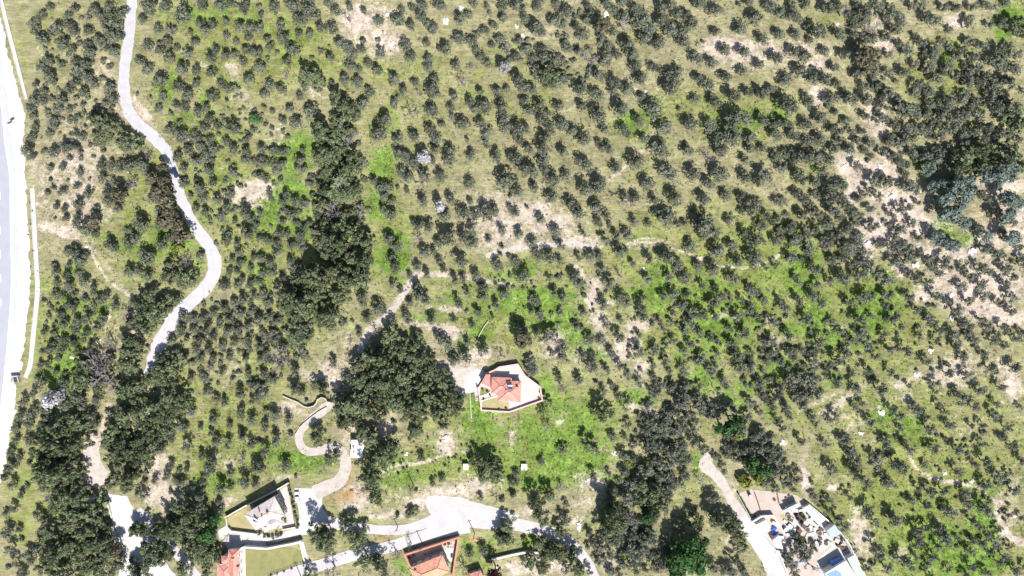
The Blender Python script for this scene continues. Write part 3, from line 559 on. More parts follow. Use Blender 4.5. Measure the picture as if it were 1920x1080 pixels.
T[0, 3] = """2 4 6|8 8 6|17 3 5|18 10 7|22 13 5|10 11 4|28 2 5|44 5 8|52 3 5|56 8 5 B|65 3 4|63 12 6|64 18 5|72 6 7|70 13 7|75 22 8 B|83 4 6|92 5 6|88 12 7|96 10 6|100 14 6|108 4 6|118 12 7|124 15 6|115 3 5|131 5 5|140 5 5|152 5 5|150 13 5|163 3 5|168 5 4|178 1 4|190 12 7 P|192 22 6 P|175 16 5|182 19 6|165 18 4|148 18 5|136 21 4
8 24 6|20 25 5|29 19 5|35 22 8|31 29 4|41 24 4|53 25 6|42 37 5|56 40 6|18 38 6|27 40 7|6 43 6|1 42 4|49 49 6|23 52 7|13 58 7|33 58 6|41 58 8|51 62 5|33 50 3|2 66 4|14 77 11|7 73 5|30 75 6|27 71 4|46 73 7|60 73 7|56 68 4|72 73 7|71 64 5|80 63 6|88 69 7|78 54 6|70 52 6|65 55 5|89 53 6|101 53 7|95 60 3|112 63 7|121 66 6|126 58 6|110 47 6|120 48 7|104 35 8|114 31 6|110 26 5|97 33 4|88 26 7|94 21 6|90 40 6|74 42 8 K|74 50 6 K|64 34 5|63 25 5|73 28 6|77 28 5|124 35 6|122 40 6|130 30 4|141 40 6|135 47 6|150 30 6|145 36 5|160 33 6|152 42 5|165 45 6|172 36 7|180 33 6|172 44 7|184 40 6|155 50 6|163 55 6|176 50 6|185 50 7|148 60 7|158 60 7|168 62 8|178 60 8|165 70 7|174 72 6|140 57 5|135 74 8|146 72 6|155 75 6|103 77 10|98 80 7|110 84 8|120 76 6|126 78 5|118 84 6|130 84 7|138 88 7|146 86 6|154 84 7|160 84 4|170 80 7|184 83 8 P|188 92 8 P|178 88 5|72 86 5|84 88 6|93 92 7|103 96 7|112 95 7|120 95 6|128 100 7|136 96 7|145 98 7|155 97 7|163 95 7|170 100 7|178 99 6|187 103 6|38 87 7|28 92 7|10 90 7|4 92 6|16 93 5|47 95 6|53 98 5|58 90 5|62 98 5|70 98 4|5 100 6|18 101 6|28 105 6|38 103 7|52 104 5|66 104 5|76 106 5|90 105 6|100 104 7|108 102 5|148 106 7|160 105 6|192 68 4|50 83 4|44 80 3"""
T[1, 0] = """21 4 6|24 9 4|33 5 3|40 5 6|50 2 6|56 1 5|52 10 3|60 10 3|78 5 3|70 9 2|95 2 5|37 17 4|47 17 4|60 21 4|38 26 3|36 36 3|40 33 3|46 35 5|57 31 4|51 27 2|67 26 2|77 25 5|84 28 4|66 36 5|59 44 5|42 46 4|48 48 4|72 48 4|41 55 2|49 55 4|82 15 6|90 16 6|76 15 5|98 15 7|106 14 8|111 20 6|81 35 6|81 41 7|91 32 4|91 37 7 K|89 48 5|58 57 6|64 62 7|71 58 6 K|70 66 5|106 58 8|100 70 6|96 64 4|97 74 6|83 74 6|86 78 4|110 83 8|55 80 7|59 86 7|63 83 5|50 80 4|51 90 4|42 95 5|41 90 3|50 98 5|58 96 4|63 102 6|52 105 5|42 103 4|70 106 4|97 95 6|104 94 5|111 98 6|121 74 7|128 70 5|132 78 6 Y|129 90 6 P|134 96 8 P|141 98 7 P|127 100 6 P|140 88 5 B|112 8 4 B|99 30 5 B
115 26 6 K|123 18 5 K|124 27 5 K|120 35 8 K|125 42 7 K|118 40 6 K|127 50 6 K|120 50 6|124 58 7 K|130 55 5 K|120 60 6|135 62 6 K|140 70 7 K|133 68 5 K
133 9 6|140 3 6|150 1 5|160 3 6|138 18 5|137 28 5|147 12 6|154 9 6|159 11 4|157 19 6|160 28 5|150 32 6|147 27 4|143 38 4|152 39 5|154 50 5|147 48 4|163 41 5|170 47 6|173 37 5|168 35 3|174 21 6|175 3 6|184 4 6|184 11 5|190 12 4|191 22 3|184 50 7|188 55 5|166 53 6|176 57 4|157 56 3|185 66 8|190 62 5|170 70 6|178 74 4|179 80 5|174 86 4|180 88 5|190 84 4|188 92 4|172 95 4|178 95 4|182 101 4|168 105 6|178 105 5|188 104 5|150 82 5 S"""
T[1, 1] = """4 3 5|13 4 5|20 5 5|5 13 6|13 14 5|20 14 5|15 19 5|3 23 5|7 25 4|19 26 3|33 11 5|31 17 5|36 18 4|40 29 4|35 4 4|40 24 3|22 37 6|10 36 4|11 41 3|20 42 5|29 42 5|36 44 5|22 49 4|42 38 3|3 51 4|27 52 5|33 50 4|20 58 4|30 58 4|40 58 4|36 62 4|1 60 3|7 70 5|2 70 4|18 66 5|23 67 4|16 74 5|27 75 5|33 68 5|10 72 4|4 85 5|10 88 6|15 80 5|5 95 6|12 95 5|26 88 5|30 92 6|20 100 5|24 104 5|16 105 4|3 103 4
47 4 8 P|55 10 8 P|62 5 7 P|70 8 7 P|76 11 6 P|68 17 7 P|58 20 7 P|52 22 7 P|60 28 9 P|70 28 6 P|53 35 6 P|64 37 8 P|72 36 5 P|46 32 4 P|50 45 7 P|58 48 8 B|65 50 7 P|48 53 6 P|57 57 7 P|50 62 6 P|62 63 7 P|72 66 7 P|55 72 9 P|66 75 8 P|76 73 7 P|82 75 5 P|80 80 6 P|52 82 7 P|60 85 6 P|72 83 8 P|80 88 6 P|60 95 9 P|66 100 8 P|45 100 9 P|53 104 8 P|77 97 7 P|74 104 7 P|38 104 6 P|78 50 6 B|80 57 5 B|34 76 6|40 96 8 P|30 100 7
88 27 5|93 31 6|98 32 6|96 38 6|101 42 5|95 48 5|101 52 6|103 50 4|100 70 6|104 75 6|98 68 4|101 84 5|104 91 7|108 77 5 B
106 5 6|112 8 6|118 13 6|113 12 4|126 9 6 W|132 11 5|134 3 6|145 3 6|144 10 7|161 5 5|161 9 4|173 1 4|180 8 7|191 10 5|109 20 6|114 24 6|106 32 3|113 34 4|126 23 7|124 30 5 B|138 23 7|160 29 5|186 26 10|125 42 6|137 46 6 W|145 40 6|160 42 4|141 53 6|138 50 4|155 50 7|164 52 6|172 50 9|178 48 6|162 62 7|155 68 7|162 73 6|142 70 9|136 73 5|146 66 6|122 60 6|129 61 6|118 58 4|122 70 4 B|126 80 6|133 80 4|121 91 5|137 87 5|140 93 5|153 87 7|184 64 5|174 71 4|185 76 3|191 38 3|191 48 4|164 97 5|149 101 6|155 100 4|181 90 6|128 97 5|115 98 4|103 105 4|120 105 5|183 82 3|170 107 5|190 98 3|190 84 3"""
T[1, 2] = """12 3 6|23 3 7|38 5 6|3 10 6|5 16 6|12 18 8|23 12 6|24 19 6|30 25 8|40 23 5|2 26 4|4 35 6|16 31 5|29 39 7|54 14 8|67 2 5|72 3 5|78 17 6|92 12 8|110 3 8|131 4 6|146 9 5 B|156 3 8|174 11 5|178 2 6|187 2 5|116 19 9|135 21 7|155 20 9|147 28 7|174 24 6|188 22 8|183 27 6|54 33 7|65 28 8|62 33 6|101 28 8|86 43 7 B|92 39 5|84 38 4|106 41 5|121 39 8|143 40 7|160 37 6|171 38 6|178 46 8|184 42 5|63 46 7|43 43 6|49 51 7|46 47 5|2 51 5|11 47 3|21 55 6|32 64 6|5 66 6|15 72 5|53 66 4|36 75 6|19 82 6|28 84 7|35 86 5|50 85 5|58 83 6|65 83 5|64 57 5|70 53 5|66 60 3|72 60 3|69 70 7|78 68 6|86 67 6|80 79 7|85 79 4|91 57 5|102 59 4|115 53 9|108 50 5|124 60 4|129 59 4|143 58 13|138 54 6|150 65 7|135 50 3|142 68 5|133 75 6|163 56 6|172 50 4|178 50 4|173 65 6|180 71 8|188 72 4|153 79 7|164 75 6|168 86 7|180 84 8|187 60 6|190 52 5|102 84 6|116 83 8|110 81 4|90 89 4|124 90 6|139 90 5|150 92 7|128 98 8|117 98 6|165 99 7|190 92 4|142 105 5|101 100 6|72 102 8|67 92 5|48 101 8|44 97 4|27 100 4|8 97 8|3 88 5|80 97 4 B|177 107 5|152 106 4|32 107 3"""
T[1, 3] = """5 8 6|13 6 6|20 10 8|28 8 8|10 16 7|20 20 8|35 8 7|45 10 7|40 18 7|48 3 6|60 2 6|58 3 4|72 4 4|77 8 4|75 12 3|85 5 6|92 8 6|98 12 6|103 15 5|108 5 6|116 8 7|124 10 7|118 18 5 B|128 5 5|135 3 5|65 15 6|72 19 4|80 27 8|88 26 8|76 33 6|82 38 6|72 37 4|104 30 8|110 33 6|102 22 4|24 26 6|35 28 5|20 36 5|26 40 6|6 42 5|47 30 8|55 28 6|45 40 8|52 38 6|48 48 8|24 53 6|32 50 5|38 52 6|2 58 5|15 62 6|28 65 7|35 62 6|44 60 6|20 70 7|30 75 8|42 72 8|50 68 7|55 75 8|62 78 8|70 80 7|58 65 5|5 72 6|10 70 4|16 84 6|34 92 7|5 90 5|22 102 6|20 98 4|35 104 6|45 101 6|55 99 8|65 97 7|48 87 5|55 85 6|62 88 7|72 88 7|80 95 7|88 101 7|70 95 6|66 55 6|60 60 6|68 52 5|75 62 6|80 60 5|76 48 5|92 52 6|98 48 6|104 46 5|112 43 4|90 60 5|98 62 7|95 68 6|92 76 6|100 78 7|105 75 6|95 88 7|103 85 7|110 82 5|108 58 6|112 70 4|86 74 5|82 75 4|110 100 7|104 96 5|118 102 6
122 32 5 G|130 30 6 G|138 30 9 G|145 36 8 G|132 40 8 G|142 45 8 G|135 52 8 G|144 58 6 G|148 28 6 G|120 18 6 G|162 22 7 G|170 24 8 G|180 20 7 G|172 30 4 G|126 70 6 G|132 74 5 G|138 76 5 G
150 8 10 P|160 5 9 P|157 14 8 P|170 12 7 P|180 8 8 P|188 14 7 P|178 4 8 P|140 18 7 P|146 16 6 P
158 36 6|164 40 5|180 40 7 G|186 44 5 G|170 50 6|178 53 7 G|165 50 4|184 58 4|157 62 6|163 68 6 G|175 65 6|182 70 7 G|188 76 5|162 78 6|170 80 7|180 86 5|190 84 6|118 85 6|122 90 6|128 96 6|131 87 7|136 92 4|146 92 5|158 92 7|150 98 5|165 95 5|178 92 7|183 98 6|176 103 6|160 104 6|143 105 5|190 90 4"""
T[2, 0] = """41 4 5|47 5 4|36 20 3|55 4 4|75 8 5|52 11 6|56 14 4|63 7 4|70 13 5|77 22 6|72 29 5|66 21 5|46 20 5|48 26 5|58 25 5|56 30 5|65 33 4|70 3 4|80 5 4|86 12 5|33 32 4|40 33 5|47 38 5|55 40 5|38 44 6|47 45 5|58 47 4|68 42 4|32 48 3|36 55 5|44 52 4|30 57 4|42 62 4|34 68 5|28 66 3
95 20 6 B|100 10 5|104 14 6 P|112 9 8 P|114 18 8 P|108 22 6 P|119 18 5 P|98 28 6 P|105 28 6 P|110 27 5 P|122 8 6 P|132 8 6|126 14 5|82 40 6 B|80 50 6 B|70 52 8 B|75 58 8 B|83 52 6|92 35 6|94 45 7 P|94 58 7 P|101 40 7 P|103 52 7 P|122 48 6 P|130 54 7 P|118 62 9 P|125 68 7 P|110 66 7 P|103 70 7 P|95 74 7 P
58 58 8 P|62 66 8 P|55 72 7 P|48 70 6|80 66 8 B|85 74 6 B|70 72 7 P|60 80 7|50 86 6|40 82 7 W|46 80 6 W|30 72 7 B|25 78 5|35 90 6|25 92 6|18 84 5|15 95 5|22 100 6|32 100 6|12 104 5|60 88 6|68 94 6|55 98 7 P|45 102 7 P|38 96 5|50 106 6 P|62 104 6 P|72 100 6|72 82 6
92 92 8 P|100 88 8 P|108 92 8 P|98 98 8 P|108 102 8 P|118 96 7 P|118 86 7 P|126 80 7 P|132 88 7 P|138 84 6 P|142 92 6|126 98 6|134 102 6|122 106 6 P|88 102 8 P|80 106 7 P|112 106 6 P
137 20 5|145 22 5|152 22 5|160 18 5|168 14 5|175 10 5|182 8 6|190 5 5|135 30 6|145 30 5|155 30 6|164 26 5|172 22 5|180 18 6|188 16 5|128 38 5|140 38 4|150 38 5|160 36 5|170 32 5|178 30 5|186 28 5|132 46 5|147 46 5|156 45 5|166 42 5|176 40 5|186 40 5|138 52 4|150 52 5|160 52 4|172 50 4|184 52 5|130 60 4|143 66 4|152 66 5|158 58 4|166 62 4|175 68 3|186 64 5|190 72 5|155 76 5|162 82 4|180 78 6|168 85 5|181 93 5|160 98 5|172 102 4|189 98 5|139 104 4|150 104 4|158 108 4|180 107 4|189 84 4"""
T[2, 1] = """5 3 5|8 10 5|2 22 5|10 20 5|15 24 5|12 32 5|4 32 4|2 42 5|14 38 5|3 52 5|8 48 4|6 64 5|5 76 7|2 80 5|22 8 8 P|24 14 6 P|30 6 6 P|36 10 8 P|44 4 7 P|40 16 8 P|50 14 6 P|48 22 7 P|56 20 7 P|62 4 7 P|66 8 6 P|32 22 6 P|26 26 5 P|34 30 7|28 38 8 P|34 44 6|40 34 5|18 50 7 B|16 58 6 B|24 54 5 B|28 60 5|12 68 5|20 44 5
80 6 6|80 11 4|91 14 6|96 17 4|83 22 5|72 24 2|77 33 4|102 24 6|108 1 4|122 4 7|127 8 6|115 10 5|112 20 5|114 24 4|131 22 6|150 7 4|152 12 4|158 3 5|170 5 5|166 17 5|180 12 5|186 3 6|148 23 4|162 27 4|177 21 3|119 36 4|140 38 7|135 34 4|144 42 4|126 44 3 B|90 32 4 B|58 55 6|68 66 5|70 51 4 B|71 40 3 B|30 74 6|35 77 4|27 72 4|44 72 4 P|52 76 5 P|48 72 4 P|38 84 2|7 91 3|13 94 6|24 98 5|7 103 5|170 44 7|148 53 6|157 50 7|184 50 4 B|158 40 4
85 42 7 P|95 40 6 P|103 40 7 P|110 40 6 P|116 44 6 P|78 56 7 P|88 52 8 P|98 50 8 P|108 52 8 P|118 52 7 P|127 53 7 P|132 58 5 P|80 64 7 P|90 62 8 P|100 62 8 P|110 62 8 P|120 62 7 P|128 66 6 P|78 72 6 P|88 72 7 P|98 72 8 P|108 74 8 P|118 74 8 P|126 74 7 P|138 66 6 P|142 74 7 P|148 80 6 P|138 82 7 P|130 82 7 P|120 84 8 P|110 84 7 P|100 84 7 P|90 82 7 P|80 82 6 P|72 80 5 P|64 80 5 P|62 88 7 P|72 90 8 P|60 96 6 P|68 100 7 P|82 92 7 P|92 94 7 P|112 94 6 P|122 92 7 P|132 92 6 P|142 92 6 P|152 84 5 P|150 94 5 P|142 98 5 P|74 104 6 P|82 106 5 P|117 106 5 P|103 100 3"""
T[2, 2] = """31 3 5|37 6 6|17 8 5|14 16 5|20 19 6|36 18 4|54 5 3|53 17 5|68 11 6|81 6 6|86 10 5|98 6 4|96 13 6|98 20 5|113 5 5|120 3 6|131 4 5|128 12 6|135 18 7|132 24 6|142 18 6|152 20 5|120 18 4|119 24 5|110 24 4|113 30 4|105 26 3|150 10 6|155 4 6|163 4 4|168 20 6|178 15 6|182 20 5|172 8 5|188 8 5|188 25 5|190 20 3|181 2 5|162 29 5|174 33 6|130 31 5|139 32 6|120 38 6|133 41 5|115 42 4|148 38 4|153 39 4|164 40 7|189 40 5|70 26 6|81 23 4|80 35 7|94 34 5|58 37 6|66 38 5|48 28 5|46 25 3|52 29 3|95 46 7|106 45 6|74 47 6|88 43 3|60 57 7|52 50 5|61 49 4|80 57 6|86 63 5|70 60 5|114 54 6|105 56 4|128 46 5|141 51 6|139 55 4|153 48 4|128 60 6|118 62 4|148 60 6|152 58 4|168 50 7|178 47 4|178 58 7|185 70 6|170 60 5|190 54 4|158 68 5|160 72 4|140 72 5|128 72 6|106 66 5|110 72 6|95 70 5|103 76 4|120 72 5|68 76 5|66 80 4|79 79 5|50 68 5|63 70 3|74 72 4|86 83 6|100 88 4|125 85 10|128 80 8|120 92 7|130 95 8|140 88 7|148 90 7|155 88 6|137 98 5|162 86 5|165 89 4|178 84 6|185 92 5|175 95 6|190 83 4|70 93 7 P|75 96 4 P|95 96 4|86 101 5|106 100 6|115 98 5|100 105 6|122 105 7|135 105 6|84 90 4 B|158 103 7 J|166 100 8 J|172 104 6|110 108 5|28 86 4 P|24 91 3 P
8 36 8 K|7 30 6|18 32 5|25 34 8|31 30 5|34 40 4 B|38 44 6|37 51 6|29 48 4|13 53 6|15 60 7|10 58 4|35 66 5|37 73 5 B|50 67 5|27 103 5 B"""
T[2, 3] = """8 8 5|12 14 6|22 8 6|33 5 6|40 10 6|28 21 8|48 24 5|53 31 5|60 10 6|72 5 7|68 22 8|76 20 4|88 4 7|88 12 5|93 20 7|98 28 5|105 5 6|92 23 4|110 15 5|120 22 6|125 5 6|128 30 6|126 38 5|113 34 5|86 34 5|70 33 6|62 38 6|55 43 4|3 25 5|2 38 5|14 34 7|14 47 6|38 39 8|33 54 6|50 52 8|58 48 6|74 42 5|80 50 6|90 44 6|102 45 6|66 32 4|63 63 4|74 60 6|50 70 6|64 74 6|83 74 8|91 62 5|105 72 4|119 54 6|125 70 6|134 62 6|148 64 6|125 77 4|143 80 7|158 75 6|174 73 6|184 58 6|166 58 6|170 62 4|160 48 6|140 42 6|145 50 6|138 33 6|148 33 5|155 38 5|168 38 5|176 42 5|185 37 6|190 33 5|140 15 6|145 25 6|150 8 6|162 5 6|172 10 5|182 5 6|181 16 6|158 22 5|165 28 5|175 28 5|172 34 4|150 28 5|135 10 4|22 65 6|15 70 7|30 70 7|8 72 6|24 80 8|35 78 6|5 80 6|12 88 6|25 87 5|3 88 5|15 95 5|33 96 4|35 101 4|50 94 6|46 98 4|64 88 5|70 86 4|76 99 6|92 90 6|98 95 6|108 86 5|112 90 6|118 95 6|127 86 5|132 92 5|154 88 5|168 92 6|170 86 4|188 88 4|120 104 6|135 102 5|152 102 4|160 102 5|178 103 5|6 98 5|10 104 5|98 104 4|170 97 4"""
T[3, 0] = """12 5 5|8 14 5|14 18 5|22 5 5|28 3 5|8 25 5|12 24 4|4 32 5|10 38 5|16 46 4|24 15 3|22 22 3|10 56 5|4 60 4|20 40 3|14 72 4|6 74 6|8 86 6|16 80 3|24 94 6|10 98 7|16 106 6|30 84 7|22 90 6|34 70 6|28 60 5
38 18 8 P|33 24 8 P|38 32 9 P|32 36 8 P|46 28 8 P|52 34 7 P|45 40 7 P|52 42 6 P|58 8 7 P|54 14 6 P|48 20 7 P|60 28 5 P|40 6 8 P|48 10 8 P|36 12 7 P|50 48 7 P|56 44 6 P|60 52 7 P|46 60 8 P|56 62 9 P|66 60 7 P|70 56 7 P|50 72 9 P|62 74 9 P|72 70 8 P|76 80 7 P|66 84 8 P|54 84 8 P|44 84 7 P|38 76 7 P|60 94 8 P|70 94 7 P|48 94 8 P|36 92 8 P|28 100 7 P|40 104 8 P|52 104 8 P|64 104 8 P|74 102 6 P|32 64 6|40 54 6|36 48 5 B|71 49 4 W|88 88 6 K|90 97 7|100 106 6 P|110 106 6 P|84 104 5
78 8 5 P|86 5 8 P|96 8 8 P|106 5 7 P|112 12 7 P|90 15 7 P|100 16 7 P|84 19 6 P|92 24 7 P|104 22 6 P|110 20 4|86 34 7 P|94 38 8 P|88 41 5 P|98 32 5 P|108 36 3|116 35 4|112 27 2|120 11 6|120 4 4|128 3 5
99 68 5 P|103 74 5 P|112 76 6 P|116 80 6 P|118 88 7 P|114 95 7 P|124 93 6 P|110 84 5 P
127 62 6|135 54 7 P|143 58 8 P|148 62 7 P|126 72 7 P|132 76 7 P|138 72 8 P|146 70 7 P|152 68 6 P|156 62 5|162 64 5 J|155 76 7 J|160 74 5 J|142 82 7 P|148 86 8 P|156 84 6 P|150 94 7 P|158 90 5 P|162 94 5 P|154 100 4 P|137 104 5 P|155 106 4 P|108 46 5|103 45 4|165 58 5|164 52 4
128 24 5|141 9 6|151 17 5|162 6 6|171 8 6|182 2 5|188 8 5|135 28 3|140 27 4|125 32 5|136 37 5|132 36 4|158 23 8|155 30 6|152 36 5|172 30 5|192 25 6|166 40 6|172 40 4|184 36 6|191 38 4|144 42 4|150 46 7|182 20 4 B|128 44 3|145 36 2"""
T[3, 1] = """2 7 3|15 5 6|7 13 6|3 25 6|22 24 6|26 1 3|30 33 2|44 7 6 P|56 19 5 P|83 4 7 P|94 12 6 P|101 13 8 P|93 22 6 P|86 22 5 P|82 31 7 P|85 36 5 P|88 30 4 P|124 18 4|132 37 4|139 34 4|166 21 6 P|175 25 7 P|182 25 5 P|170 32 5 P|180 33 5 P|90 53 5 P|66 60 2|74 60 3|106 62 3|115 62 4 P|168 48 4|181 51 4 B|185 50 3|191 37 4|192 46 4|116 44 3 B|120 43 2|118 0 5
48 76 8 P|56 80 8 P|50 87 7 P|73 77 8 P|74 84 6 P|186 72 7 P|190 78 7 P|183 79 6 P
56 103 6 B|40 107 5 P|78 101 7 P|94 99 6 P|96 105 5|104 91 5 B|115 85 4 B|160 90 4|170 87 5|176 96 3|155 100 4 B|179 103 7 L"""
T[3, 2] = """22 21 5|35 14 4 P|60 10 7 P|3 30 4|3 36 4|1 46 3|36 41 4 B|26 49 6 P|16 54 7 P|20 62 7 P|40 53 4|36 61 4|40 65 5|35 73 5 P|60 30 5|72 30 4
75 2 5|84 3 4|92 8 5|83 17 6|88 22 5 Y|100 10 7|110 8 8|118 12 8|126 8 7|136 6 7|142 11 6|108 20 8|118 22 8|126 20 7|100 26 7|110 30 8|118 32 8|95 32 6|90 38 7|100 40 8 P|108 45 9 P|98 50 8 P|112 52 8 P|105 57 7 P|92 48 7|85 48 8|115 42 7|120 36 6|78 57 7 P|70 62 9 P|78 66 8 P|66 70 7 P|76 72 6 P|88 60 6 B|100 62 6 J|105 66 5|60 80 5|66 84 6|57 75 5|70 78 4|78 82 5|83 88 5|74 90 5|90 76 7|98 78 8|104 80 7|88 86 7|95 90 7|84 92 4 Y|88 98 5|95 98 4|100 102 4|80 106 4|108 100 6|114 98 6|64 96 5
137 68 7 P|127 74 5 P|133 80 8 J|122 82 6 J|127 90 8 J|137 88 8 J|130 98 9 J|140 98 8 J|120 97 6 J|122 104 7 J|142 82 6 J|150 100 7|158 102 6|163 102 6
150 48 6|156 64 9 P|162 70 8 P|168 76 7 P|172 84 6 P|150 58 5|165 95 6|172 100 5|152 18 4|156 22 5|158 28 4|140 35 4 B|175 106 5|162 2 5|170 2 5 Y|165 10 6|172 12 8|178 16 8|184 12 7|188 5 6|180 24 8 J|188 28 7 J|174 20 6|186 20 5|176 36 7 Y|184 35 6 Y|190 38 5
22 86 6 P|30 86 7 P|38 88 6 P|34 94 7 P|25 95 6 P|14 94 5 P|44 92 6 P|48 100 7 P|22 103 6 P|12 100 5 P|40 102 5|58 104 4|9 80 3 Y"""
T[3, 3] = """4 15 6|8 20 7|14 26 6|5 28 7|12 36 8|20 34 6|4 40 6|22 28 4|18 42 5|24 6 5|42 8 5|55 5 6|60 4 4|62 12 7|58 14 4|65 20 7|60 23 4|66 31 8|72 36 7|46 26 7|32 37 3|57 44 4|61 48 4|34 48 5|44 50 5|43 57 5|52 64 6|57 70 6
86 4 5|88 8 5|104 10 7|90 17 3|80 20 7|84 16 3|96 22 9|100 28 5|86 32 5|89 37 7|124 11 6|117 24 4|141 28 6|141 12 6|148 14 5|160 8 6|162 20 7|155 24 5|132 4 3|175 3 5|182 8 7|190 20 6|172 32 7|180 30 4|184 42 7|162 38 7|112 41 5|120 43 6|131 42 6|147 44 6|150 52 6|117 53 6|107 50 5|102 48 3|74 57 7|80 66 6|94 64 8|92 60 4|135 58 7|130 55 4|152 65 6|158 70 4|165 50 5|162 56 8|180 61 4|189 63 4|111 72 7|118 70 5|127 70 6|130 76 7|113 80 6|110 84 5|110 92 4|122 92 6|120 98 5|127 84 5|134 82 5|142 79 4|152 80 6|160 82 5|150 88 5|164 76 5|172 72 5|170 82 5|180 85 4|177 92 6|172 96 5|165 88 5|80 85 7|83 91 5|100 94 7|106 100 6|95 93 4|88 100 6|73 101 5|78 98 3|120 106 5|135 102 4|152 100 6|163 104 6|148 107 5|185 102 6|192 100 5|65 88 4
20 77 5|18 88 6|30 98 7 B|17 98 6|23 84 7|29 87 6|33 83 4|24 80 4 Y|56 80 4 B|27 92 6|14 92 5|19 104 6"""
TREES = []
for (row, col_), txt in T.items():
    for e in txt.replace('\n', '|').split('|'):
        q = e.split()
        TREES.append((col_ * 480 + float(q[0]) * 2.5, row * 270 + float(q[1]) * 2.5, float(q[2]) * 2.5, q[3] if len(q) > 3 else 'O'))
# stones and pale heaps, full pixels
ROCKS = [(727,27,5),(835,41,7),(863,17,6),(735,83,6),(968,50,4),(980,66,5),(1046,68,4),(1136,26,6),(1010,146,5),(1570,45,4),(162,463,4),(1207,505,4),
 (1581,313,7),(1593,381,7),(1649,312,5),(1673,368,8),(1722,360,5),(1649,417,5),(1740,424,5),(1625,456,7),(1750,476,4),(1717,497,7),(1823,470,8),(155,550,4),(185,641,5),(135,670,4),
 (1731,560,5),(1784,594,6),(1782,552,6),(1870,598,5),(1746,657,6),(1719,703,6),(1652,774,7),(1466,829,5),(1615,812,5),(1822,902,4),(1771,887,4),(1085,988,7),(1052,986,3),(762,852,4),(1151,851,5),(838,820,8),(1210,172,3),(715,45,0)]
# ------------------------------------------------------------------ buildings
def wall_run(name, label, cat, pts, h, thick, material, cap=None, zbase=None, closed=False, group=None, px_h=None):
    """free-standing wall along a pixel polyline: one section and one coping per stretch"""
    ph = h if px_h is None else px_h
    P = [WZ(p[0], p[1], zbase + ph)[:2] if zbase is not None else W(p[0], p[1], ph)[:2] for p in pts]
    if closed: P.append(P[0])
    root = empty(name, (P[0][0], P[0][1], gz(*P[0])))
    tag(root, label, cat, group)
    inv = -Vector(root.location)
    for i in range(len(P) - 1):
        a, b = Vector(P[i]), Vector(P[i + 1]); d = b - a
        if d.length < 0.05: continue
        d.normalize(); nrm = Vector((-d.y, d.x)) * thick / 2
        a2 = a - d * (thick / 2 - 0.004 * (i % 2)); b2 = b + d * (thick / 2 - 0.006)
        poly = [a2 - nrm, b2 - nrm, b2 + nrm, a2 + nrm]
        za, zb = (gz(*a), gz(*b)) if zbase is None else (zbase, zbase)
        lo = [min(gz(*a), za) - 0.8, min(gz(*b), zb) - 0.8]
        mb = MB().prism([(p.x, p.y) for p in poly], [lo[0], lo[1], lo[1], lo[0]], [za + h, zb + h, zb + h, za + h])
        o = mb.build('wall_section', material); o.parent = root; o.matrix_parent_inverse = Matrix.Translation(inv)
        if cap:
            n2 = nrm * 1.35
            poly = [a2 - n2, b2 - n2, b2 + n2, a2 + n2]; e = 0.003 * (i % 3)
            mb = MB().prism([(p.x, p.y) for p in poly], [za + h - 0.02, zb + h - 0.02, zb + h - 0.02, za + h - 0.02], [za + h + 0.09 + e, zb + h + 0.09 + e, zb + h + 0.09 + e, za + h + 0.09 + e])
            o = mb.build('coping', cap); o.parent = root; o.matrix_parent_inverse = Matrix.Translation(inv)
    return root

def attach(o, root):
    o.parent = root; o.matrix_parent_inverse = Matrix.Translation(-Vector(root.location))
    return o

def inset(poly, d):
    c = np.mean(poly, axis=0); out = []
    for p in poly:
        v = np.array(p) - c; L = np.linalg.norm(v); out.append(tuple(c + v * max(0.1, (L - d * 1.35) / L)))
    return out

def hip(root, corners, z, rise, material, ridge, gable=0.0, capm=None):
    """hipped roof over four world corners, ridge along the longer side"""
    A, B, C, D = [Vector((p[0], p[1], z)) for p in corners]
    if (B - A).length < (C - B).length: A, B, C, D = B, C, D, A
    m0 = (A + D) / 2; m1 = (B + C) / 2; L = (m1 - m0).length; w = (D - A).length
    k = min(0.46, (w / 2) / L) * (1 - gable)
    r0 = m0 + (m1 - m0) * k + Vector((0, 0, rise)); r1 = m1 - (m1 - m0) * k + Vector((0, 0, rise))
    t = Vector((0, 0, -0.22))
    vs = [A, B, C, D, r0, r1, A + t, B + t, C + t, D + t]
    fs = [[0, 1, 5, 4], [1, 2, 5], [2, 3, 4, 5], [3, 0, 4], [1, 0, 6, 7], [2, 1, 7, 8], [3, 2, 8, 9], [0, 3, 9, 6], [6, 9, 8, 7]]
    n = (B - A).cross(D - A)
    if n.z < 0: fs = [f[::-1] for f in fs]
    o = attach(MB().add(vs, fs).build('roof', material), root)
    if capm:
        for p, q in ((r0, r1), (A, r0), (D, r0), (B, r1), (C, r1)):
            cobj = MB().tube(p + Vector((0, 0, .02)), q + Vector((0, 0, .02)), 0.13, 0.13, 6).build('ridge_cap', ridge)
            cobj.parent = o
    return o

